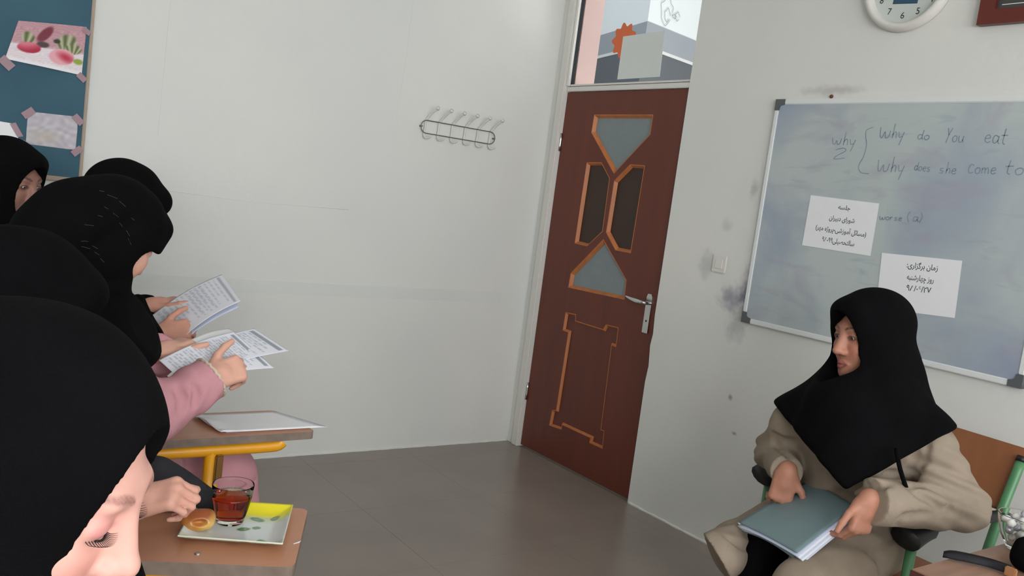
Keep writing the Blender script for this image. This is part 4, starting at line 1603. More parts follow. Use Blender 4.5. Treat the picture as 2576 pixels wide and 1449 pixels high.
for layer, (rad, zz) in enumerate(((.0, .018), (.020, .026), (.030, .046), (.012, .052), (.037, .066), (.018, .076), (.0, .088))):
    cnt = 1 if rad < .001 else max(3, int(rad * 210))
    for k in range(cnt):
        a = 2 * math.pi * k / cnt + layer * .7
        c = bc + np.array([rad * math.cos(a), rad * math.sin(a), zz])
        bm = bmesh.new()
        bmesh.ops.create_icosphere(bm, subdivisions=2, radius=1)
        sc = np.array([.0125, .010, .0085]) * (1 + .15 * rr.random())
        Rm = Matrix.Rotation(rr.random() * 6, 3, 'Z') @ Matrix.Rotation(rr.random() * 2, 3, 'X')
        for v in bm.verts:
            v.co = Vector(c) + Rm @ Vector((v.co.x * sc[0] * (1 + .12 * math.sin(9 * v.co.y)), v.co.y * sc[1], v.co.z * sc[2]))
        nsw += 1
        silver = (k + layer) % 3 == 0
        if silver: tag(bm_to('wrapped_sweet', bm, MFOIL, None, True), 'silver foil wrapped sweet among the sweets in the glass bowl', 'sweet', 'silver wrapped sweets in the glass bowl')
        else: tag(bm_to('wrapped_sweet', bm, MSUGAR, None, True), 'white paper wrapped sweet among the sweets in the glass bowl', 'sweet', 'white wrapped sweets in the glass bowl')
# bag with strap
bg = on_z(2600, 1432, .742)
bag = empty('black_bag', bg, 'black camera bag with strap lying on the walnut table at the right edge', 'bag')
me = sdf_mesh('body', [rbox(bg + np.array([.0, -.01, .038]), (.055, .045, .036), rad=.02), ell(bg + np.array([-.035, -.005, .03]), (.03, .04, .028), k=.02)], bg - .12, bg + np.array([.12, .12, .12]), .004)
link('body', me, MCLOTH, bag)
sp = [on_z(2372, 1398, .745), on_z(2392, 1399, .749), on_z(2440, 1408, .750), on_z(2490, 1420, .748), on_z(2535, 1435, .750)]
bm = bmesh.new()
sp = smooth_path(sp, 6)
sd = np.array([.0, .0, 0.])
prev = None
for i, p in enumerate(sp):
    t = nrm(sp[min(i + 1, len(sp) - 1)] - sp[max(i - 1, 0)])
    s_ = nrm(np.cross(t, (0, 0, 1))) * (.004 + .010 * min(1, i / 8))
    ring = [bm.verts.new(Vector(p + s_ + np.array([0, 0, .004]))), bm.verts.new(Vector(p - s_ + np.array([0, 0, .010]))), bm.verts.new(Vector(p - s_ + np.array([0, 0, .002]))), bm.verts.new(Vector(p + s_ - np.array([0, 0, .003])))]
    if prev:
        for k in range(4):
            bm.faces.new((prev[k], prev[(k + 1) % 4], ring[(k + 1) % 4], ring[k]))
    else: bm.faces.new(ring)
    prev = ring
bm.faces.new(prev)
bm_to('strap', bm, MCLOTH2, bag, True)
q_ = on_z(2543, 1437, .755)
box('tan_tab', q_ - np.array([.006, .012, .012]), q_ + np.array([.006, .012, .008]), MTAN, bag, bevel=.002)

# =================================================================== TEA THINGS ON THE NEAR TABLET
zt1 = .7005
pc4 = [on_z(447, 1346, zt1 + .0200), on_z(712, 1366, zt1 + .0200), on_z(738, 1269, zt1 + .0200), on_z(500, 1254, zt1 + .0200)]
plc = sum(pc4) / 4
plc[2] = zt1


def leafd(u, v, c, a, L, w):
    return blob(u, v, c, L, w * (1.0), a)


def plate_paint(u, v):
    c = (214, 222, 220)
    if v > .62: c = mixc(c, (204, 212, 150), (v - .62) / .12)
    if v > .74 + .05 * math.sin(3 * u): c = mixc(c, (226, 214, 28), (v - .74) * 9)
    if v < .12: c = mixc(c, (196, 208, 178), .6)
    for (cx, cy, a, L, w) in ((.66, .72, -.5, .085, .045), (.84, .77, 1.2, .065, .04), (.56, .45, .4, .065, .045), (.68, .50, .3, .045, .035), (.50, .14, -.3, .055, .04), (.78, .18, -.5, .055, .035), (.63, .035, 0, .05, .025), (.90, .04, .4, .06, .025)):
        d = blob(u, v, (cx, cy), L, w, a)
        if d < 1.1:
            c = mixc(mixc((128, 168, 118), (78, 116, 76), d), c, (d - .9) * 5)
    return c


def plate_bend(u, v):
    e = max(abs(2 * u - 1), abs(2 * v - 1))
    return -.016 * (1 - max(0, (e - .62) / .38) ** 1.6) + .0


plate = empty('plate', plc, 'square white glass plate with yellow edge and green leaves under the tea', 'plate')
sheet('dish', pc4, MPLATE, plate, 60, 60, plate_bend, thick=.003, paint=plate_paint)
cupc = on_z(578, 1313, zt1 + .0044)
cup = empty('tea_glass', cupc, 'clear glass cup of reddish tea standing on the square plate', 'cup')
lathe('glass', [(0, 0), (.024, 0), (.0265, .002), (.028, .008), (.0335, .028), (.0385, .052), (.0408, .072), (.0415, .080), (.0408, .0812), (.0398, .080), (.0390, .070), (.0366, .052), (.0315, .029), (.0262, .012), (.024, .010), (0, .010)], cupc, MGLASS, cup, 56)
lathe('tea', [(0, .0102), (.0242, .0102), (.02645, .0123), (.03175, .0292), (.0364, .050), (.03785, .059), (0, .059)], cupc, MTEA, cup, 56)
# twisted roll
brc = on_z(497, 1334, zt1 + .004) + np.array([0, 0, .019])
f1 = np.array([u1[0], u1[1], 0]); l1 = np.array([-u1[1], u1[0], 0])
Bb = np.array([f1, l1, [0, 0, 1.]])
bp_ = [ell(brc, (.031, .024, .019), Bb), cap(brc - f1 * .02 + np.array([0, 0, .006]), brc + f1 * .016 + l1 * .006 + np.array([0, 0, .010]), .014, .013, .01),
       ell(brc + f1 * .006 - l1 * .021 + np.array([0, 0, .004]), (.014, .010, .0055), Bb, .006, 's')]


def bread_tint(pos):
    z = (pos[:, 2] - brc[2]) / .019
    x = (pos - brc) @ f1 / .03
    t = np.clip(.5 - z * .6, 0, 1)[:, None]
    a, b, c = np.array(lin((148, 74, 30))), np.array(lin((214, 150, 66))), np.array(lin((226, 190, 104)))
    col = a * (1 - t) + b * t
    w = np.clip((x - .25) * 1.2 + t[:, 0] - .5, 0, 1)[:, None]
    return col * (1 - w) + c * w


me = sdf_mesh('bread_roll', bp_, brc - .06, brc + .06, .0018, tint=bread_tint, disp=folds(.0004, 300, (1, .2, .4)), dmax=.001)
br = link('bread_roll', me, MBREAD)
tag(br, 'small golden bread roll with a slit lying on the square plate', 'bread')


# =================================================================== PEOPLE
def hood_prims(H, top=.0, bun=None, front=.0, k=.03):
    L = [H.e((-.018 + front * .4, 0, .030 + top), (.122 + front * .6, .098, .110), 0),
         H.e((.0, 0, -.055), (.100, .090, .105), .04),
         H.e((.040, 0, -.122), (.062, .066, .040), .035)]
    if front:
        L.append(H.e((.062 + front, 0, .075), (.034, .062, .030), .03))
    if bun is not None:
        L.append(H.e(bun[0], bun[1], .06))
    return L


def opening(H, front=0.0, c=(.128, 0, -.028), r=(.100, .0595, .099)):
    return H.e((c[0] + front * .3, c[1], c[2]), (r[0] + front * .3, r[1], r[2]), .006, 's')


def person(name, loc, label):
    return empty(name, (loc[0], loc[1], 0), label, 'person')


def eyeballs(root, H, gaze=(0, 0), r=.0118, iris=(58, 38, 28)):
    for q in (-1, 1):
        c = H.w(.0765, q * .032, -.002)
        g = nrm(H.f + H.s * gaze[0] + H.u * gaze[1])
        bm = bmesh.new()
        bmesh.ops.create_uvsphere(bm, u_segments=20, v_segments=14, radius=r * H.k)
        me = bpy.data.meshes.new('eye')
        bm.to_mesh(me); bm.free()
        co = np.array([v.co for v in me.vertices])
        a = (co / (r * H.k)) @ g
        cols = np.where((a > .86)[:, None], np.array(lin(iris)), np.array(lin((214, 206, 200))))
        cols = np.where((a > .965)[:, None], np.array(lin((12, 10, 10))), cols)
        set_tint(me, cols)
        for v, p in zip(me.vertices, co): v.co = Vector(p + c)
        link('eye', me, MEYE, root, True)


def hem_planes(T, corners, view, k=.012):
    out = []
    for C_ in corners:
        e = nrm(np.array(C_) - np.array(T))
        n = np.cross(e, nrm(view))
        if n[2] > 0: n = -n                 # keep the upper side: inside is n.x < 0, so n points down
        out.append(half(T, n, k))
    return out


from mathutils.bvhtree import BVHTree


def surface_hit(obj, px, py):
    me_ = obj.data
    t_ = BVHTree.FromPolygons([v.co for v in me_.vertices], [p.vertices for p in me_.polygons])
    h_ = t_.ray_cast(Vector(C0), Vector(ray(px, py)))
    return (None, None) if h_[0] is None else (np.array(h_[0]), np.array(h_[1]))


def creases(prims, lo_, hi_, lines, r=.006, k=.014, sink=.002, h=.009):
    """creases of the cloth: narrow valleys pressed into the surface along lines measured in the photograph"""
    o_ = link('tmp', sdf_mesh('tmp', prims, lo_, hi_, h))
    out = []
    for ln in lines:
        pts_ = []
        for q in smooth_path([(x, y, 0) for x, y in ln], 3):
            p_, n_ = surface_hit(o_, q[0], q[1])
            if p_ is not None: pts_.append(p_ + n_ * (r - sink))
        for p_, q_ in zip(pts_[:-1], pts_[1:]):
            if np.linalg.norm(q_ - p_) < .05:
                out.append(cap(p_, q_, r, r, k, 's'))
    me_ = o_.data
    bpy.data.objects.remove(o_)
    bpy.data.meshes.remove(me_)
    return out


# ------------------------------------------------------------- the woman in beige (right)
fF = nrm([-.92, .30, -.10])
eyeF = P(2126, 846, 2.68)
HF = Head(eyeF - fF * .085, fF, (0.02, .06, 1))
wF = person('person', (2.42, 1.42), 'woman in black headscarf and beige coat sitting with a folder by the whiteboard')
shL, shR = np.array([2.42, 1.215, .880]), np.array([2.31, 1.575, .845])
elL, wrL = np.array([2.495, 1.125, .735]), P(2184, 1260, 2.56)
elR, wrR = np.array([2.345, 1.655, .735]), P(1980, 1188, 2.74)
hipC = np.array([2.50, 1.44, .56])
chC = np.array([2.38, 1.40, .86])
knL, knR = np.array([2.055, 1.275, .490]), np.array([2.12, 1.575, .475])
ta_, tb_ = P(1930, 1376, 2.76), P(1868, 1520, 2.71)
anL, anR = np.array([2.10, 1.29, .09]), ta_ + (tb_ - ta_) * ((.09 - ta_[2]) / (tb_[2] - ta_[2]))
# folder held between the hands
FC = [C0 + .93 * (np.array(c) - C0) for c in ((2.273, 1.679, .502), (2.451, 1.611, .647), (2.311, 1.325, .684), (2.133, 1.394, .538))]
FC[0] = P(1857, 1314, 2.72); FC[1] = P(2034, 1209, 2.86); FC[2] = P(2150, 1274, 2.66); FC[3] = P(2005, 1392, 2.52)
fN = nrm(np.cross(FC[1] - FC[0], FC[3] - FC[0]))
if fN[2] < 0: fN = -fN
# hands: right one grips the long far edge, thumb on the cover
gR = (FC[0] * .30 + FC[1] * .70)
inR = nrm((FC[3] - FC[0]) + .35 * (FC[0] - FC[1]))
IR, IU, IC = RC[:, 0], RC[:, 1], RC[:, 2]     # right, up and towards, as the eye sees them
hR = hand_prims(wrR, IR * -.22 - IU * .95 - IC * .1, IC + IR * -.15 + IU * .15, -1, curl=((.75, .6, .4), (.85, .6, .4), (.9, .6, .4), (.9, .6, .4)), thumb=(-.25, .1), scale=.98, spread=.03)
gL = (FC[2] * .85 + FC[3] * .15)
hL = hand_prims(wrL, IR * -.30 - IU * .95, IR * .33 - IU * .10 + IC * .93, 1, curl=((.75, .55, .4), (.85, .55, .4), (.95, .55, .4), (1.0, .55, .4)), thumb=(-.2, .12), scale=.95, spread=.04)
body = head_prims(HF) + [HF.c((-.02, 0, -.07), (-.035, 0, -.17), .056, .06, .03),
                         cap(HF.w(-.035, 0, -.15), chC, .06, .12, .05), cap(chC, hipC, .12, .14, .05),
                         cap(shL, shR, .045, .045, .04), cap(shL, elL, .042, .034, .03), cap(elL, wrL, .034, .024, .02), cap(shR, elR, .042, .034, .03), cap(elR, wrR, .034, .024, .02),
                         cap(hipC + np.array([0, -.08, 0]), knL, .075, .05, .04), cap(hipC + np.array([0, .08, 0]), ta_, .075, .05, .04), cap(knL, anL, .048, .034, .02), cap(ta_, anR, .048, .034, .02)] + hL + hR
lo_, hi_ = bounds([HF.o, elL, elR, knL, knR, anL, anR, wrL, wrR, hipC], .24)
me = sdf_mesh('body', body, lo_, hi_, .0032, tint=skin_tint([HF], (182, 128, 106), lip=(140, 78, 72), cheek=(196, 120, 100), lidcol=(84, 54, 48)))
link('body', me, MSKIN, wF)
eyeballs(wF, HF, gaze=(-.1, -.05))
# scarf
vF = nrm(P(2150, 1150, 2.6) - C0)
scT = P(2126, 1238, 2.5)
cape = hood_prims(HF, front=.012) + [
    cap(HF.w(-.03, 0, -.10), np.array([2.36, 1.395, .95]), .095, .15, .06),
    cap(shL + np.array([.0, .0, .01]), shR + np.array([0, 0, .01]), .078, .078, .07),
    cap(shL, shL + (elL - shL) * .62 + np.array([0, -.02, .0]), .078, .085, .04), cap(shR, shR + (elR - shR) * .62 + np.array([-.01, .02, 0]), .078, .085, .04),
    ell((2.30, 1.385, .84), (.16, .19, .15), None, .08),
    cap((2.24, 1.37, .96), (2.22, 1.35, .74), .11, .105, .07),
    HF.e((.01, .10, -.20), (.06, .07, .10), .05)]
cape += [cap(HF.w(-.04, .03, -.12), shL + np.array([0, .02, .015]), .085, .07, .08), cap(HF.w(-.03, -.03, -.12), shR + np.array([0, -.02, .015]), .085, .07, .08)]
cape += [opening(HF, .004, (.128, 0, -.031), (.100, .062, .106)), HF.e((.115, 0, -.078), (.095, .066, .062), .006, 's')]
cape += hem_planes(scT, [P(2389, 1088, 2.7), P(1962, 1036, 2.75)], vF)
dF = addf(near(folds(.006, 55, (.2, .9, .35)), HF.w(-.05, .05, -.16), .17), near(folds(.005, 46, (.3, .95, .1)), (2.24, 1.37, .84), .16))
lo_, hi_ = bounds([HF.w(0, 0, .15), shL, shR, scT, HF.o], .2)
me = sdf_mesh('headscarf', cape, lo_, hi_, .0042, dF, .014)
link('headscarf', me, MCLOTH, wF)
# coat
def sleeve(sh, el, wr, r0, r1, r2, wide=1.0, end=.0):
    d = nrm(wr - el)
    return [cap(sh, el, r0, r1, .04), cap(el, wr + d * .05, r1, r2 * wide, .03, cut=(wr - d * end, d))]


coat = [cap(hipC, chC, .175, .155, .06), cap(shL, shR, .066, .066, .05)]
coat += [cap(hipC + np.array([-.02, -.09, .02]), knL + np.array([-.02, -.005, .01]), .112, .084, .05), cap(hipC + np.array([-.02, .09, .02]), knR + np.array([.02, 0, .0]), .115, .082, .05)]
coat += [cap(knL + np.array([-.02, -.005, .0]), (2.06, 1.28, .22), .088, .10, .03, cut=((2.0, 1.28, .26), (0, 0, -1)))]
coat += [cap(knR, P(1800, 1400, 2.66), .082, .070, .03, cut=(P(1806, 1402, 2.64), nrm(IR * -.86 - IU * .5)))]
armL = sleeve(shL, elL, wrL, .072, .064, .058, 1.08, .01)
armR = sleeve(shR, elR, wrR, .068, .058, .048, .95, .005)
dC = addf(near(folds(.011, 95, (.5, .1, .85)), elL + np.array([-.06, .02, .05]), .12), near(folds(.010, 95, (.3, .3, .9)), elR, .11),
          near(folds(.010, 50, (.2, .9, .4)), (2.3, 1.25, .60), .14), near(folds(.006, 70, (.9, .2, .3)), (2.38, 1.30, .72), .12), near(folds(.008, 55, (.1, .95, .3)), (2.1, 1.45, .54), .14))
lo_, hi_ = bounds([shL, shR, elL, elR, knL, knR, wrL, wrR, hipC, (2.05, 1.28, .25)], .2)
crF = creases(coat + armL + armR, lo_, hi_, [[(2282, 1224), (2330, 1220), (2378, 1246), (2390, 1284)], [(2302, 1240), (2345, 1262), (2370, 1290)], [(2334, 1112), (2322, 1160), (2292, 1204)], [(2306, 1130), (2300, 1160), (2284, 1196)],
                                           [(2130, 1212), (2180, 1226), (2236, 1216)], [(2160, 1192), (2204, 1202), (2250, 1190)], [(2100, 1236), (2130, 1250), (2160, 1262)], [(1944, 1094), (1970, 1108), (1998, 1110)], [(1944, 1108), (1966, 1132), (1992, 1150)],
                                           [(2200, 1400), (2240, 1360), (2290, 1345)], [(1830, 1350), (1870, 1372), (1900, 1378)], [(2250, 1330), (2276, 1300), (2330, 1296)]], .006, .016, .006)
me = sdf_mesh('coat', coat + armL + armR + crF, lo_, hi_, .0052, dC, .014)
link('coat', me, MBEIGE, wF)
me = sdf_mesh('trousers', [cap(knL, anL + np.array([0, 0, .02]), .068, .062, .02, cut=(anL + np.array([0, 0, .01]), (0, 0, -1))), cap(ta_, anR + np.array([0, 0, .02]), .066, .060, .02, cut=(anR + np.array([0, 0, .01]), (0, 0, -1)))],
              *bounds([knL, knR, anL, anR, ta_], .14), .006, folds(.003, 60, (.2, .3, .9)), .004)
link('trousers', me, MCLOTH, wF)


def shoes(root, ankles, fwd):
    f = nrm([fwd[0], fwd[1], 0])
    l = np.array([-f[1], f[0], 0])
    B = np.array([f, l, [0, 0, 1.]])
    for a in ankles:
        c = np.array([a[0], a[1], 0]) + f * .06
        me = sdf_mesh('shoe', [ell(c + np.array([0, 0, .035]), (.125, .044, .042), B), cap(np.array([a[0], a[1], .05]), np.array([a[0], a[1], .09]), .042, .042, .03), half((0, 0, .0), (0, 0, -1))], c - .2, c + .2, .006)
        link('shoe', me, MSHOE, root)


shoes(wF, [anL, anR], (-1, 0))
tube('bag_strap', smooth_path([P(2255, 1128, 2.56), P(2262, 1170, 2.55), P(2272, 1205, 2.57), P(2288, 1250, 2.68)], 6), .006, MCLOTH, wF, 8)

fd = empty('folder', sum(FC) / 4, 'grey-green card folder full of papers held by the woman in beige', 'folder')
sheet('cover', FC, MFOLDER, fd, 20, 16, lambda u, v: -.004 * math.sin(math.pi * v), thick=.0022)
dn = -fN
for k in range(5):
    off = dn * (.007 + .0045 * k)
    sl = .012 * (k - 2) * .5
    e1, e2 = nrm(FC[1] - FC[0]), nrm(FC[3] - FC[0])
    cs = [c + off + e1 * sl * .4 + e2 * (.006 + .002 * k) for c in FC]
    cs[1] = cs[1] - e1 * .012; cs[2] = cs[2] - e1 * .006
    cs[0] = cs[0] - e1 * .004
    sheet('sheet', cs, MPAPER if k % 2 else MPAPERB, fd, 14, 14, lambda u, v, k=k: -.010 * math.sin(math.pi * v) * (1 - u) * (.6 + .25 * k), thick=.0016)
sheet('back_cover', [c + dn * .030 for c in FC], MFOLDER, fd, 12, 12, lambda u, v: -.016 * math.sin(math.pi * v) * (1 - u), thick=.002)
tube('spine', [FC[0] + dn * .004, FC[1] + dn * .004], .0045, MPAPER, fd, 8)


# ------------------------------------------------------------- helper for the row on the left
def robe(root, name, m, neck, shl, shr, hip, knl, knr, els, wrs, h=.006, disp=None, dmax=.006, rs=(.066, .054, .044), end=.0, thigh=.10, extra=(), hem=.10, cut_extra=()):
    L = [cap(hip, (shl + shr) / 2 - np.array([0, 0, .08]), .165, .135, .05), cap(shl, shr, .062, .062, .05), cap((shl + shr) / 2, neck, .075, .055, .05)]
    for k_, s in ((knl, 1), (knr, -1)):
        L.append(cap(hip + (k_ - (knl + knr) / 2) * .8, k_, .115, thigh * .86, .05))
        L.append(cap(k_, k_ + np.array([.0, 0, -.38]), thigh * .86, .085, .03, cut=((0, 0, hem), (0, 0, -1))))
    pts = [hip, neck, shl, shr, knl, knr, knl * np.array([1, 1, 0]) + np.array([0, 0, .2]), knr * np.array([1, 1, 0]) + np.array([0, 0, .2])]
    for sh, el, wr in zip((shl, shr), els, wrs):
        if el is None: continue
        d = nrm(wr - el)
        L += [cap(sh, el, rs[0], rs[1], .04), cap(el, wr + d * .06, rs[1], rs[2], .03, cut=(wr - d * end, d))]
        pts += [el, wr]
    L += list(extra)
    lo_, hi_ = bounds(pts, .19)
    if cut_extra: L = L + creases(L, lo_, hi_, cut_extra, .006, .016, .005)
    me = sdf_mesh(name, L, lo_, hi_, h, disp, dmax)
    return link(name, me, m, root)


def arm_prims(shl, shr, els, wrs):
    L = []
    for sh, el, wr in zip((shl, shr), els, wrs):
        if el is None: continue
        L += [cap(sh, el, .042, .034, .03), cap(el, wr, .034, .024, .02)]
    return L


A_ = np.array

# ------------------------------------------------------------- woman in pink (C)
fC = nrm([.75, .41, -.50])
HC = Head((0, 0, 0), fC, (.0, .0, 1))
HC.o = P(376, 636, 2.37) - HC.w(.085, -.036, 0.004)
wC = person('person', (.36, 2.42), 'woman in pink coat and black headscarf reading papers at the second writing tablet')
nkC = A_([.36, 2.36, 1.06])
shlC, shrC = A_([.36, 2.56, .99]), A_([.37, 2.20, .985])
hipCc = A_([.30, 2.48, .55])
knlC, knrC = A_([.80, 2.58, .535]), A_([.80, 2.43, .535])
wrRc = P(528, 952, 2.33); elRc = P(385, 1045, 2.28)
wrLc = P(398, 888, 2.44); elLc = P(330, 950, 2.62)
hRc = hand_prims(wrRc, nrm(P(612, 922, 2.37) - wrRc), IC + IU * .30 + IR * .1, -1, curl=((.9, .9, .5), (1.0, .9, .5), (1.1, .9, .5), (1.15, .9, .5)), thumb=(-.05, .1), scale=1.0, spread=.03)
hLc = hand_prims(wrLc, nrm(P(478, 858, 2.48) - wrLc), IU * .9 + IC * .15, 1, curl=((.75, .5, .3), (.8, .5, .3), (.85, .5, .3), (.9, .5, .3)), thumb=(-.1, .05), scale=.95, spread=.03)
bodyC = head_prims(HC, True) + [HC.c((-.02, 0, -.07), (-.05, 0, -.15), .054, .056, .03), cap(HC.w(-.04, 0, -.13), nkC, .055, .07, .03), cap(nkC, hipCc, .10, .13, .05), cap(shlC, shrC, .045, .045, .04),
                                cap(hipCc, knlC, .08, .05, .05), cap(hipCc, knrC, .08, .05, .05), cap(knlC, knlC + A_([.02, 0, -.43]), .048, .034, .02), cap(knrC, knrC + A_([.02, 0, -.43]), .048, .034, .02)] + arm_prims(shlC, shrC, (elLc, elRc), (wrLc, wrRc)) + hRc + hLc
lo_, hi_ = bounds([HC.o, elLc, elRc, knlC, knrC, wrRc, hipCc, knrC + A_([0, 0, -.45])], .24)
me = sdf_mesh('body', bodyC, lo_, hi_, .0037, tint=skin_tint([HC], (222, 170, 150), lip=(190, 110, 104)))
link('body', me, MSKIN, wC)
robe(wC, 'coat', MPINKC, nkC, shlC, shrC, hipCc, knlC, knrC, (elLc, elRc), (wrLc, wrRc), .006,
     addf(near(folds(.006, 90, (.9, .1, -.3)), (wrRc + elRc) / 2, .10), near(folds(.006, 45, (.75, .4, .5)), (.72, 2.35, .5), .16), folds(.002, 30, (.4, .8, .3))), .01, rs=(.07, .062, .056), hem=.36, thigh=.115, cut_extra=[[(446, 980), (466, 1004), (458, 1040)], [(480, 968), (494, 990), (490, 1020)], [(590, 1250), (640, 1215), (662, 1176)], [(470, 1140), (478, 1180), (470, 1215)]],
     extra=(cap((.52, 2.43, .48), (.84, 2.41, .53), .10, .075, .05), cap((.86, 2.41, .535), (.885, 2.42, .42), .070, .075, .04)))
cu = smooth_path([wrRc + nrm(np.cross(wrRc - elRc, (0, 0, 1))) * .054 * math.cos(a) + nrm(np.cross(np.cross(wrRc - elRc, (0, 0, 1)), wrRc - elRc)) * .054 * math.sin(a) for a in np.linspace(0, 2 * math.pi, 13)[:-1]], 4, True)
cu = [p + nrm(wrRc - elRc) * .002 * (1 + math.sin(i * 2.6)) for i, p in enumerate(cu)]
tube('lace_cuff', cu, .0042, mat('cream_lace', (214, 200, 178), .8, var=.2, scale=90), wC, 8, True)
coatC = [o for o in wC.children if o.name.startswith('coat')][0]
for (bx, by) in ((350, 812), (378, 868), (392, 905)):
    bpt, bn = surface_hit(coatC, bx, by)
    if bpt is not None:
        lathe('button', [(0, -.002), (.0055, -.002), (.006, .001), (.005, .003), (0, .002)], bpt, bpy.data.materials.get('plum_button') or mat('plum_button', (110, 60, 70), .4, var=.1, scale=40), wC, 14, axis=bn)
vC = nrm(P(300, 700, 2.4) - C0)
hoodC = hood_prims(HC, bun=((-.132, 0, -.020), (.078, .085, .075)), front=.020)
hoodC.append(HC.e((-.14, 0, -.095), (.085, .10, .075), .06))
hoodC += [HC.e((-.02, 0, -.10), (.085, .085, .10), .05), cap(HC.w(-.06, 0, -.10), nkC + A_([-.02, 0, 0]), .09, .115, .06), cap(shlC, shrC, .080, .080, .06), cap(shrC + A_([-.02, 0, 0]), P(318, 850, 2.24), .092, .085, .05, cut=(P(352, 842, 2.2), IR * .9 + IU * .43)), cap(nkC + A_([.02, -.05, -.05]), P(290, 840, 2.22), .09, .085, .05, cut=(P(350, 838, 2.2), IR * .9 + IU * .43)), cap(shlC, shlC + A_([.05, .0, -.12]), .085, .085, .04),
          ell((.31, 2.37, .90), (.14, .19, .17), None, .05)]
hoodC += [opening(HC, .006, (.128, 0, -.028), (.100, .064, .099)), HC.e((.106, -.048, -.060), (.096, .094, .068), .006, 's'), half((0, 0, .80), (.0, 0, -1), .01)]
lo_, hi_ = bounds([HC.o, HC.w(-.22, 0, 0), shlC, shrC, HC.w(.1, 0, .1), A_([.3, 2.3, .82])], .18)
me = sdf_mesh('headscarf', hoodC, lo_, hi_, .0048, near(folds(.004, 60, (.6, .3, -.7)), HC.w(-.04, -.08, -.05), .16), .006)
hs = link('headscarf', me, MCLOTH, wC)
# faint silver threads of the scarf
bm = bmesh.new()
for pts_ in (((204, 607), (213, 606), (222, 608)), ((204, 620), (214, 622), (226, 626)), ((238, 634), (250, 642)), ((252, 650), (262, 660)), ((246, 542), (258, 545)), ((262, 520), (272, 526)), ((284, 536), (298, 546)), ((270, 490), (296, 500)), ((300, 506), (316, 520)), ((318, 580), (326, 594)), ((322, 600), (330, 616)), ((250, 480), (262, 482)), ((232, 618), (246, 626)), ((330, 548), (338, 554)), ((300, 560), (308, 570)), ((212, 565), (236, 568))):
    hp_ = [surface_hit(hs, *q) for q in pts_]
    if all(h[0] is not None for h in hp_):
        add_tube(bm, [h[0] + h[1] * .0003 for h in hp_], .00035, 4)
tag(bm_to('silver_threads', bm, MGREYP, wC), kind='stuff')
shoes(wC, [knlC * A_([1, 1, 0]) + A_([.03, 0, .08]), knrC * A_([1, 1, 0]) + A_([.03, 0, .08])], (1, 0))
me = sdf_mesh('trousers', [cap(k_ + A_([0, 0, -.05]), k_ * A_([1, 1, 0]) + A_([.02, 0, .1]), .065, .06, 0, cut=((0, 0, .09), (0, 0, -1))) for k_ in (knlC, knrC)], *bounds([knlC, knrC, knlC * A_([1, 1, 0]), knrC * A_([1, 1, 0])], .12), .008)
link('trousers', me, MNAVY, wC)


def print_paint(u, v):
    c = (226, 228, 236)
    if .06 < u < .94 and .06 < v < .95:
        row = (v * 34) % 1
        if row < .45:
            n = math.sin(u * 90 + int(v * 34) * 7) + math.sin(u * 41 + int(v * 34) * 3)
            if n > -.7 and u < .62 + .3 * math.sin(int(v * 34) * 2.1) ** 2:
                c = (176, 182, 196)
    if abs(v - .93) < .02 and .06 < u < .94: c = (150, 157, 168)
    return c


pC = empty('paper', P(560, 900, 2.4), 'printed white sheets held in both hands by the woman in pink', 'paper')
sheet('sheet', [P(400, 906, 2.36), P(470, 968, 2.30), P(692, 918, 2.46), P(588, 834, 2.52)], MPRINT, pC, 40, 60, lambda u, v: .012 * math.sin(math.pi * v) - .01 * u * v, paint=lambda u, v: print_paint(u, v))
sheet('sheet', [P(408, 900, 2.40), P(470, 950, 2.36), P(727, 882, 2.52), P(640, 826, 2.60)], MPRINT, pC, 40, 60, lambda u, v: .010 * math.sin(math.pi * v), paint=lambda u, v: print_paint(u, v))
sheet('sheet', [P(420, 890, 2.44), P(480, 940, 2.40), P(690, 880, 2.58), P(575, 826, 2.62)], MPAPER, pC, 20, 20, lambda u, v: .02 * math.sin(math.pi * v))

# ------------------------------------------------------------- woman in black behind her (D)
fD = nrm([.88, .05, -.48])
HD = Head(P(312, 518, 3.0), fD)
wD = person('person', (.42, 2.98), 'woman in black cloak and hood reading papers beyond the woman in pink')
nkD = A_([.38, 2.95, 1.06])
shlD, shrD = A_([.38, 3.14, .99]), A_([.38, 2.76, .99])
hipD = A_([.32, 2.97, .55])
knlD, knrD = A_([.80, 3.07, .56]), A_([.80, 2.86, .57])
wrRd = P(402, 842, 2.86); elRd = P(330, 900, 2.85)
wrLd = P(380, 770, 3.02); elLd = P(330, 860, 3.12)
hRd = hand_prims(wrRd, nrm(P(485, 826, 2.88) - wrRd), IC + IU * .3, -1, curl=((.8, .8, .5), (.9, .8, .5), (1., .8, .5), (1.05, .8, .5)), thumb=(-.05, .1), scale=.95, spread=.03)
hLd = hand_prims(wrLd, nrm(P(462, 752, 3.04) - wrLd), IU * .9 + IC * .15, 1, curl=((.75, .5, .3), (.8, .5, .3), (.85, .5, .3), (.9, .5, .3)), thumb=(-.1, .05), scale=.95, spread=.03)
bodyD = head_prims(HD, True) + [HD.c((-.02, 0, -.07), (-.05, 0, -.15), .054, .056, .03), cap(HD.w(-.04, 0, -.13), nkD, .055, .07, .03), cap(nkD, hipD, .10, .13, .05), cap(shlD, shrD, .045, .045, .04)] + arm_prims(shlD, shrD, (elLd, elRd), (wrLd, wrRd)) + hRd + hLd
lo_, hi_ = bounds([HD.o, elLd, elRd, wrLd, wrRd, hipD, shlD, shrD], .22)
me = sdf_mesh('body', bodyD, lo_, hi_, .004, tint=skin_tint([HD], (206, 150, 130)))
link('body', me, MSKIN, wD)
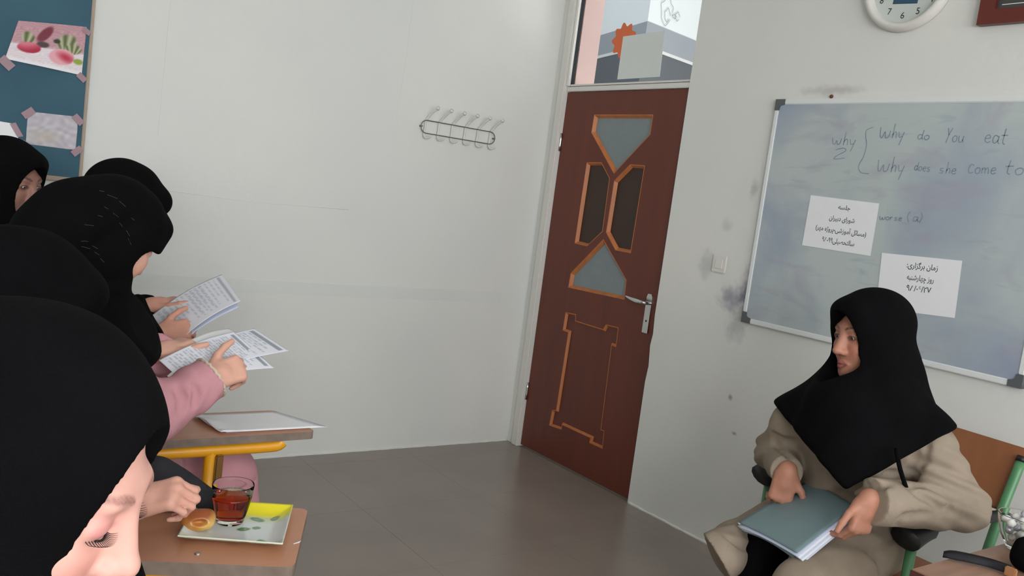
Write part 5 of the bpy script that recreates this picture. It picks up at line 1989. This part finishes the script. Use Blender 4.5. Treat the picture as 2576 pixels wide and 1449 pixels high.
robe(wD, 'cloak', MCLOTH, nkD, shlD, shrD, hipD, knlD, knrD, (elLd, elRd), (wrLd, wrRd), .008, folds(.003, 35, (.5, .6, .6)), .004, rs=(.075, .066, .060), hem=.06, thigh=.115,
     extra=(cap(P(345, 760, 2.88), P(378, 838, 2.84), .024, .030, .04),))
hoodD = hood_prims(HD, front=.016) + [HD.e((-.03, 0, -.11), (.09, .09, .10), .05), cap(HD.w(-.05, 0, -.10), nkD, .09, .12, .06), cap(shlD, shrD, .08, .08, .06), ell((.36, 2.95, .92), (.14, .18, .15), None, .05), opening(HD, .006), half((0, 0, .82), (0, 0, -1), .01)]
lo_, hi_ = bounds([HD.w(0, 0, .12), HD.w(-.1, 0, 0), HD.w(.1, 0, 0), shlD, shrD, A_([.36, 2.95, .84])], .16)
link('headscarf', sdf_mesh('headscarf', hoodD, lo_, hi_, .006, folds(.002, 40, (.5, .3, -.7)), .003), MCLOTH, wD)
pD = empty('paper', P(500, 750, 2.9), 'printed white sheets held by the woman in black beyond the pink coat', 'paper')
sheet('sheet', [P(372, 792, 2.96), P(440, 858, 2.84), P(604, 750, 2.93), P(556, 683, 3.06)], MPRINT, pD, 30, 50, lambda u, v: .016 * math.sin(math.pi * v) - .012, paint=lambda u, v: mixc(print_paint(u, v), (196, 196, 200), .35))
sheet('sheet', [P(376, 798, 2.97), P(444, 862, 2.85), P(600, 764, 2.95), P(550, 692, 3.08)], MPAPERB, pD, 20, 20, lambda u, v: .013 * math.sin(math.pi * v) - .014)

# ------------------------------------------------------------- woman at the far left (E)
fE = nrm([.66, -.70, -.14])
HE = Head((0, 0, 0), fE)
HE.o = P(78, 470, 3.25) - HE.w(.085, 0, 0)
wE = person('person', (HE.o[0], 3.3), 'woman in black hood with dark brows by the chalkboard, face turned to the camera')
nkE = A_([HE.o[0] - .03, 3.32, 1.08])
shlE, shrE = nkE + A_([.10, .16, -.07]), nkE + A_([-.10, -.14, -.07])
hipE = A_([nkE[0] - .03, 3.36, .55])
bodyE = head_prims(HE) + [HE.c((-.02, 0, -.07), (-.04, 0, -.16), .054, .056, .03), cap(HE.w(-.04, 0, -.14), nkE, .055, .07, .03), cap(nkE, hipE, .10, .13, .05)]
lo_, hi_ = bounds([HE.o, hipE, nkE], .2)
me = sdf_mesh('body', bodyE, lo_, hi_, .0036, tint=skin_tint([HE], (160, 116, 102), lip=(136, 76, 74), lidcol=(60, 40, 38)))
link('body', me, MSKIN, wE)
eyeballs(wE, HE, gaze=(.1, -.35))
hoodE = hood_prims(HE, front=.006) + [HE.e((-.02, 0, -.12), (.09, .09, .09), .05), cap(HE.w(-.05, 0, -.10), nkE, .09, .12, .06), cap(shlE, shrE, .085, .085, .06), opening(HE, .004), half((0, 0, .90), (0, 0, -1), .01)]
lo_, hi_ = bounds([HE.w(0, 0, .12), HE.o, shlE, shrE, A_([nkE[0], 3.3, .92])], .17)
link('headscarf', sdf_mesh('headscarf', hoodE, lo_, hi_, .006), MCLOTH, wE)
robe(wE, 'cloak', MCLOTH, nkE - A_([0, 0, .06]), shlE, shrE, hipE, hipE + A_([.42, .06, .0]), hipE + A_([.38, -.14, .0]), (shlE + A_([.06, .05, -.24]), shrE + A_([.02, -.06, -.24])), (shlE + A_([.26, -.02, -.36]), shrE + A_([.24, .02, -.36])), .010, hem=.05)

# ------------------------------------------------------------- woman with the tea (B)
fB = nrm([.90, -.12, -.42])
HB = Head(P(52, 770, 1.74), fB, scale=.97)
wB = person('person', (.12, 1.84), 'woman in plain black hood behind the tea, bare fist with bracelet on the tablet')
nkB = A_([HB.o[0] - .07, 1.77, 1.00])
shlB, shrB = nkB + A_([.03, .20, -.07]), nkB + A_([.0, -.17, -.07])
hipB = A_([nkB[0] - .06, 1.84, .55])
knlB, knrB = A_([.56, 1.96, .55]), A_([.50, 1.74, .545])
wrRb = P(336, 1268, 1.76); elRb = P(200, 1330, 1.70)
wrLb = P(300, 1190, 2.05); elLb = P(160, 1100, 2.0)
hRb = hand_prims(wrRb, IR * .95 + IU * .27 + IC * .05, IU * .75 + IC * .62, -1, curl=((1.15, 1.35, .8), (1.2, 1.35, .8), (1.2, 1.35, .8), (1.15, 1.35, .8)), thumb=(.6, .5), scale=.92, spread=.015)
bodyB = head_prims(HB, True) + [HB.c((-.02, 0, -.07), (-.05, 0, -.15), .054, .056, .03), cap(HB.w(-.04, 0, -.13), nkB, .055, .07, .03), cap(nkB, hipB, .10, .13, .05), cap(shlB, shrB, .045, .045, .04)] + arm_prims(shlB, shrB, (elLb, elRb), (wrLb, wrRb)) + hRb
lo_, hi_ = bounds([HB.o, elLb, elRb, wrRb, hipB, wrLb, shlB], .22)
link('body', sdf_mesh('body', bodyB, lo_, hi_, .0034, tint=skin_tint([HB], (212, 158, 140))), MSKIN, wB)
robe(wB, 'cloak', MCLOTH2, nkB, shlB, shrB, hipB, knlB, knrB, (elLb, elRb), (wrLb, wrRb - nrm(wrRb - elRb) * .03), .008, folds(.003, 40, (.6, .5, .6)), .004, rs=(.07, .06, .048), hem=.06,
     extra=(cap(P(390, 1215, 2.0), P(520, 1262, 1.98), .055, .03, .05),))
hoodB = hood_prims(HB, front=.02) + [HB.e((-.03, 0, -.11), (.09, .09, .10), .05), cap(HB.w(-.05, 0, -.10), nkB, .09, .12, .06), cap(shlB, shrB, .085, .085, .06), ell(nkB + A_([0, 0, -.14]), (.14, .19, .15), None, .05), opening(HB, .006), half((0, 0, .76), (0, 0, -1), .01)]
lo_, hi_ = bounds([HB.w(0, 0, .12), HB.w(-.1, 0, 0), HB.w(.1, 0, 0), shlB, shrB, nkB + A_([0, 0, -.2])], .17)
link('headscarf', sdf_mesh('headscarf', hoodB, lo_, hi_, .005, folds(.002, 30, (.5, .3, -.7)), .003), MCLOTH, wB)
wd_ = nrm(wrRb - elRb)
e1 = nrm(np.cross(wd_, (0, 0, 1))); e2 = np.cross(e1, wd_)
tube('bracelet', [wrRb - wd_ * .016 + (e1 * math.cos(a) + e2 * math.sin(a)) * .0275 for a in np.linspace(0, 2 * math.pi, 25)[:-1]], .0024, MCHROME, wB, 8, True)
tag(sheet('folded_paper', [P(330, 1182, 1.98), P(387, 1172, 2.0), P(379, 1105, 2.04), P(330, 1105, 2.04)], MBLUEC, None, 10, 10, lambda u, v: .006 * math.sin(3 * u)), 'pale blue sheet standing on the dark lap below the second tablet', 'paper')

# ------------------------------------------------------------- girl in the foreground (A)
vA = nrm(P(265, 1345, .8) - C0)
sideA = nrm([vA[1], -vA[0], 0])
th, pt_ = math.radians(22), math.radians(21)
fA0 = nrm(sideA * math.cos(th) - nrm([vA[0], vA[1], 0]) * math.sin(th))
fA = fA0 * math.cos(pt_) - A_([0, 0, 1]) * math.sin(pt_)
HA = Head((0, 0, 0), fA)
HA.o = P(263, 1343, .82) - HA.w(.090, -.033, -.004)
wA = person('person', (HA.o[0] - .1, HA.o[1]), 'young woman in black hood with lowered lashes, nearest to the camera')
nkA = HA.o + A_([-.12, .02, -.17])
shlA, shrA = nkA + fA0 * -.0 + A_([.04, .19, -.07]), nkA + A_([-.02, -.17, -.07])
hipA = nkA + A_([-.10, .03, 0]); hipA[2] = .55
bodyA = head_prims(HA, True) + [HA.c((-.02, 0, -.07), (-.05, 0, -.15), .054, .056, .03), cap(HA.w(-.04, 0, -.13), nkA, .055, .07, .03), cap(nkA, nkA * .5 + hipA * .5, .09, .10, .05)]
lo_, hi_ = bounds([HA.w(0, 0, .1), HA.w(.1, 0, -.1), nkA, nkA * .5 + hipA * .5], .14)
link('body', sdf_mesh('body', bodyA, lo_, hi_, .0023, tint=skin_tint([HA], (220, 168, 154), lip=(196, 112, 112), browk=.9, cheek=(226, 150, 140), lid=(216, 146, 142), lidcol=(206, 140, 134), brow=(150, 104, 96))), MSKIN, wA)
# lashes along the lowered lids
for q in (-1, 1):
    bm = bmesh.new()
    for k in range(15):
        t = -1 + 2 * k / 14
        s_ = q * (.032 + t * .0135)
        f_ = .0915 - .0048 * t * t - .0050 * max(0, t) ** 2
        u_ = -.0085 - .0012 * (1 - t * t)
        p0 = HA.w(f_ - .002, s_, u_)
        p1 = HA.w(f_ + .004, s_ + q * (t * .0014 + .0006), u_ - .0022)
        p2 = HA.w(f_ + .0095, s_ + q * (t * .0034 + .0016), u_ + .0012)
        add_tube(bm, smooth_path([p0, p1, p2], 3), [.0004, .0004, .00036, .0003, .00024, .00017, .0001], 5)
    add_tube(bm, [HA.w(.0915 - .0048 * t * t - .0050 * max(0, t) ** 2 - .0008, q * (.032 + t * .0135), -.0085 - .0012 * (1 - t * t)) for t in np.linspace(-1, .55, 13)], .0011, 6)
    bm_to('eyelashes', bm, MLASH, wA, True)['kind'] = 'stuff'
hoodA = [HA.e((-.018, 0, .036), (.119, .094, .105), 0), HA.e((.0, 0, -.055), (.096, .093, .105), .04), HA.e((.040, 0, -.122), (.062, .066, .040), .035), HA.e((-.09, 0, .005), (.075, .08, .08), .05)] + [HA.e((-.03, 0, -.11), (.095, .092, .10), .05), cap(HA.w(-.05, 0, -.10), nkA, .095, .125, .06), cap(shlA, shrA, .085, .085, .06),
         ell(nkA + A_([.05, 0, -.13]), (.15, .19, .14), None, .05), cap(P(285, 1352, 1.02), P(312, 1485, 1.0), .018, .024, .03), opening(HA, .003, (.130, 0, -.016), (.094, .0610, .112)), half((0, 0, .72), (0, 0, -1), .01)]
lo_, hi_ = bounds([HA.w(0, 0, .14), HA.w(-.2, 0, .05), HA.w(.12, 0, 0), shlA, shrA, nkA + A_([.05, 0, -.2])], .18)
link('headscarf', sdf_mesh('headscarf', hoodA, lo_, hi_, .004, folds(.0016, 40, (.5, .3, -.7)), .003), MCLOTH, wA)
# hair at the hairline under the hood
hairA = [HA.e((-.013, 0, .031), (.0985, .079, .0895), 0), half(HA.w(.066, 0, .060), HA.f * .85 - HA.u * .53, .003)]
link('hair', sdf_mesh('hair', hairA, *bounds([HA.o], .16), .003, folds(.0006, 420, HA.s), .002), MHAIR, wA)
robe(wA, 'cloak', MCLOTH, nkA - A_([0, 0, .08]), shlA, shrA, hipA, hipA + A_([.42, .06, 0]), hipA + A_([.40, -.16, 0]), (shlA + A_([.04, .05, -.25]), shrA + A_([.02, -.06, -.25])), (shlA + A_([.24, -.02, -.33]), shrA + A_([.22, .02, -.33])), .010, hem=.05)

print('built in %.1f s' % (time.time() - T0))
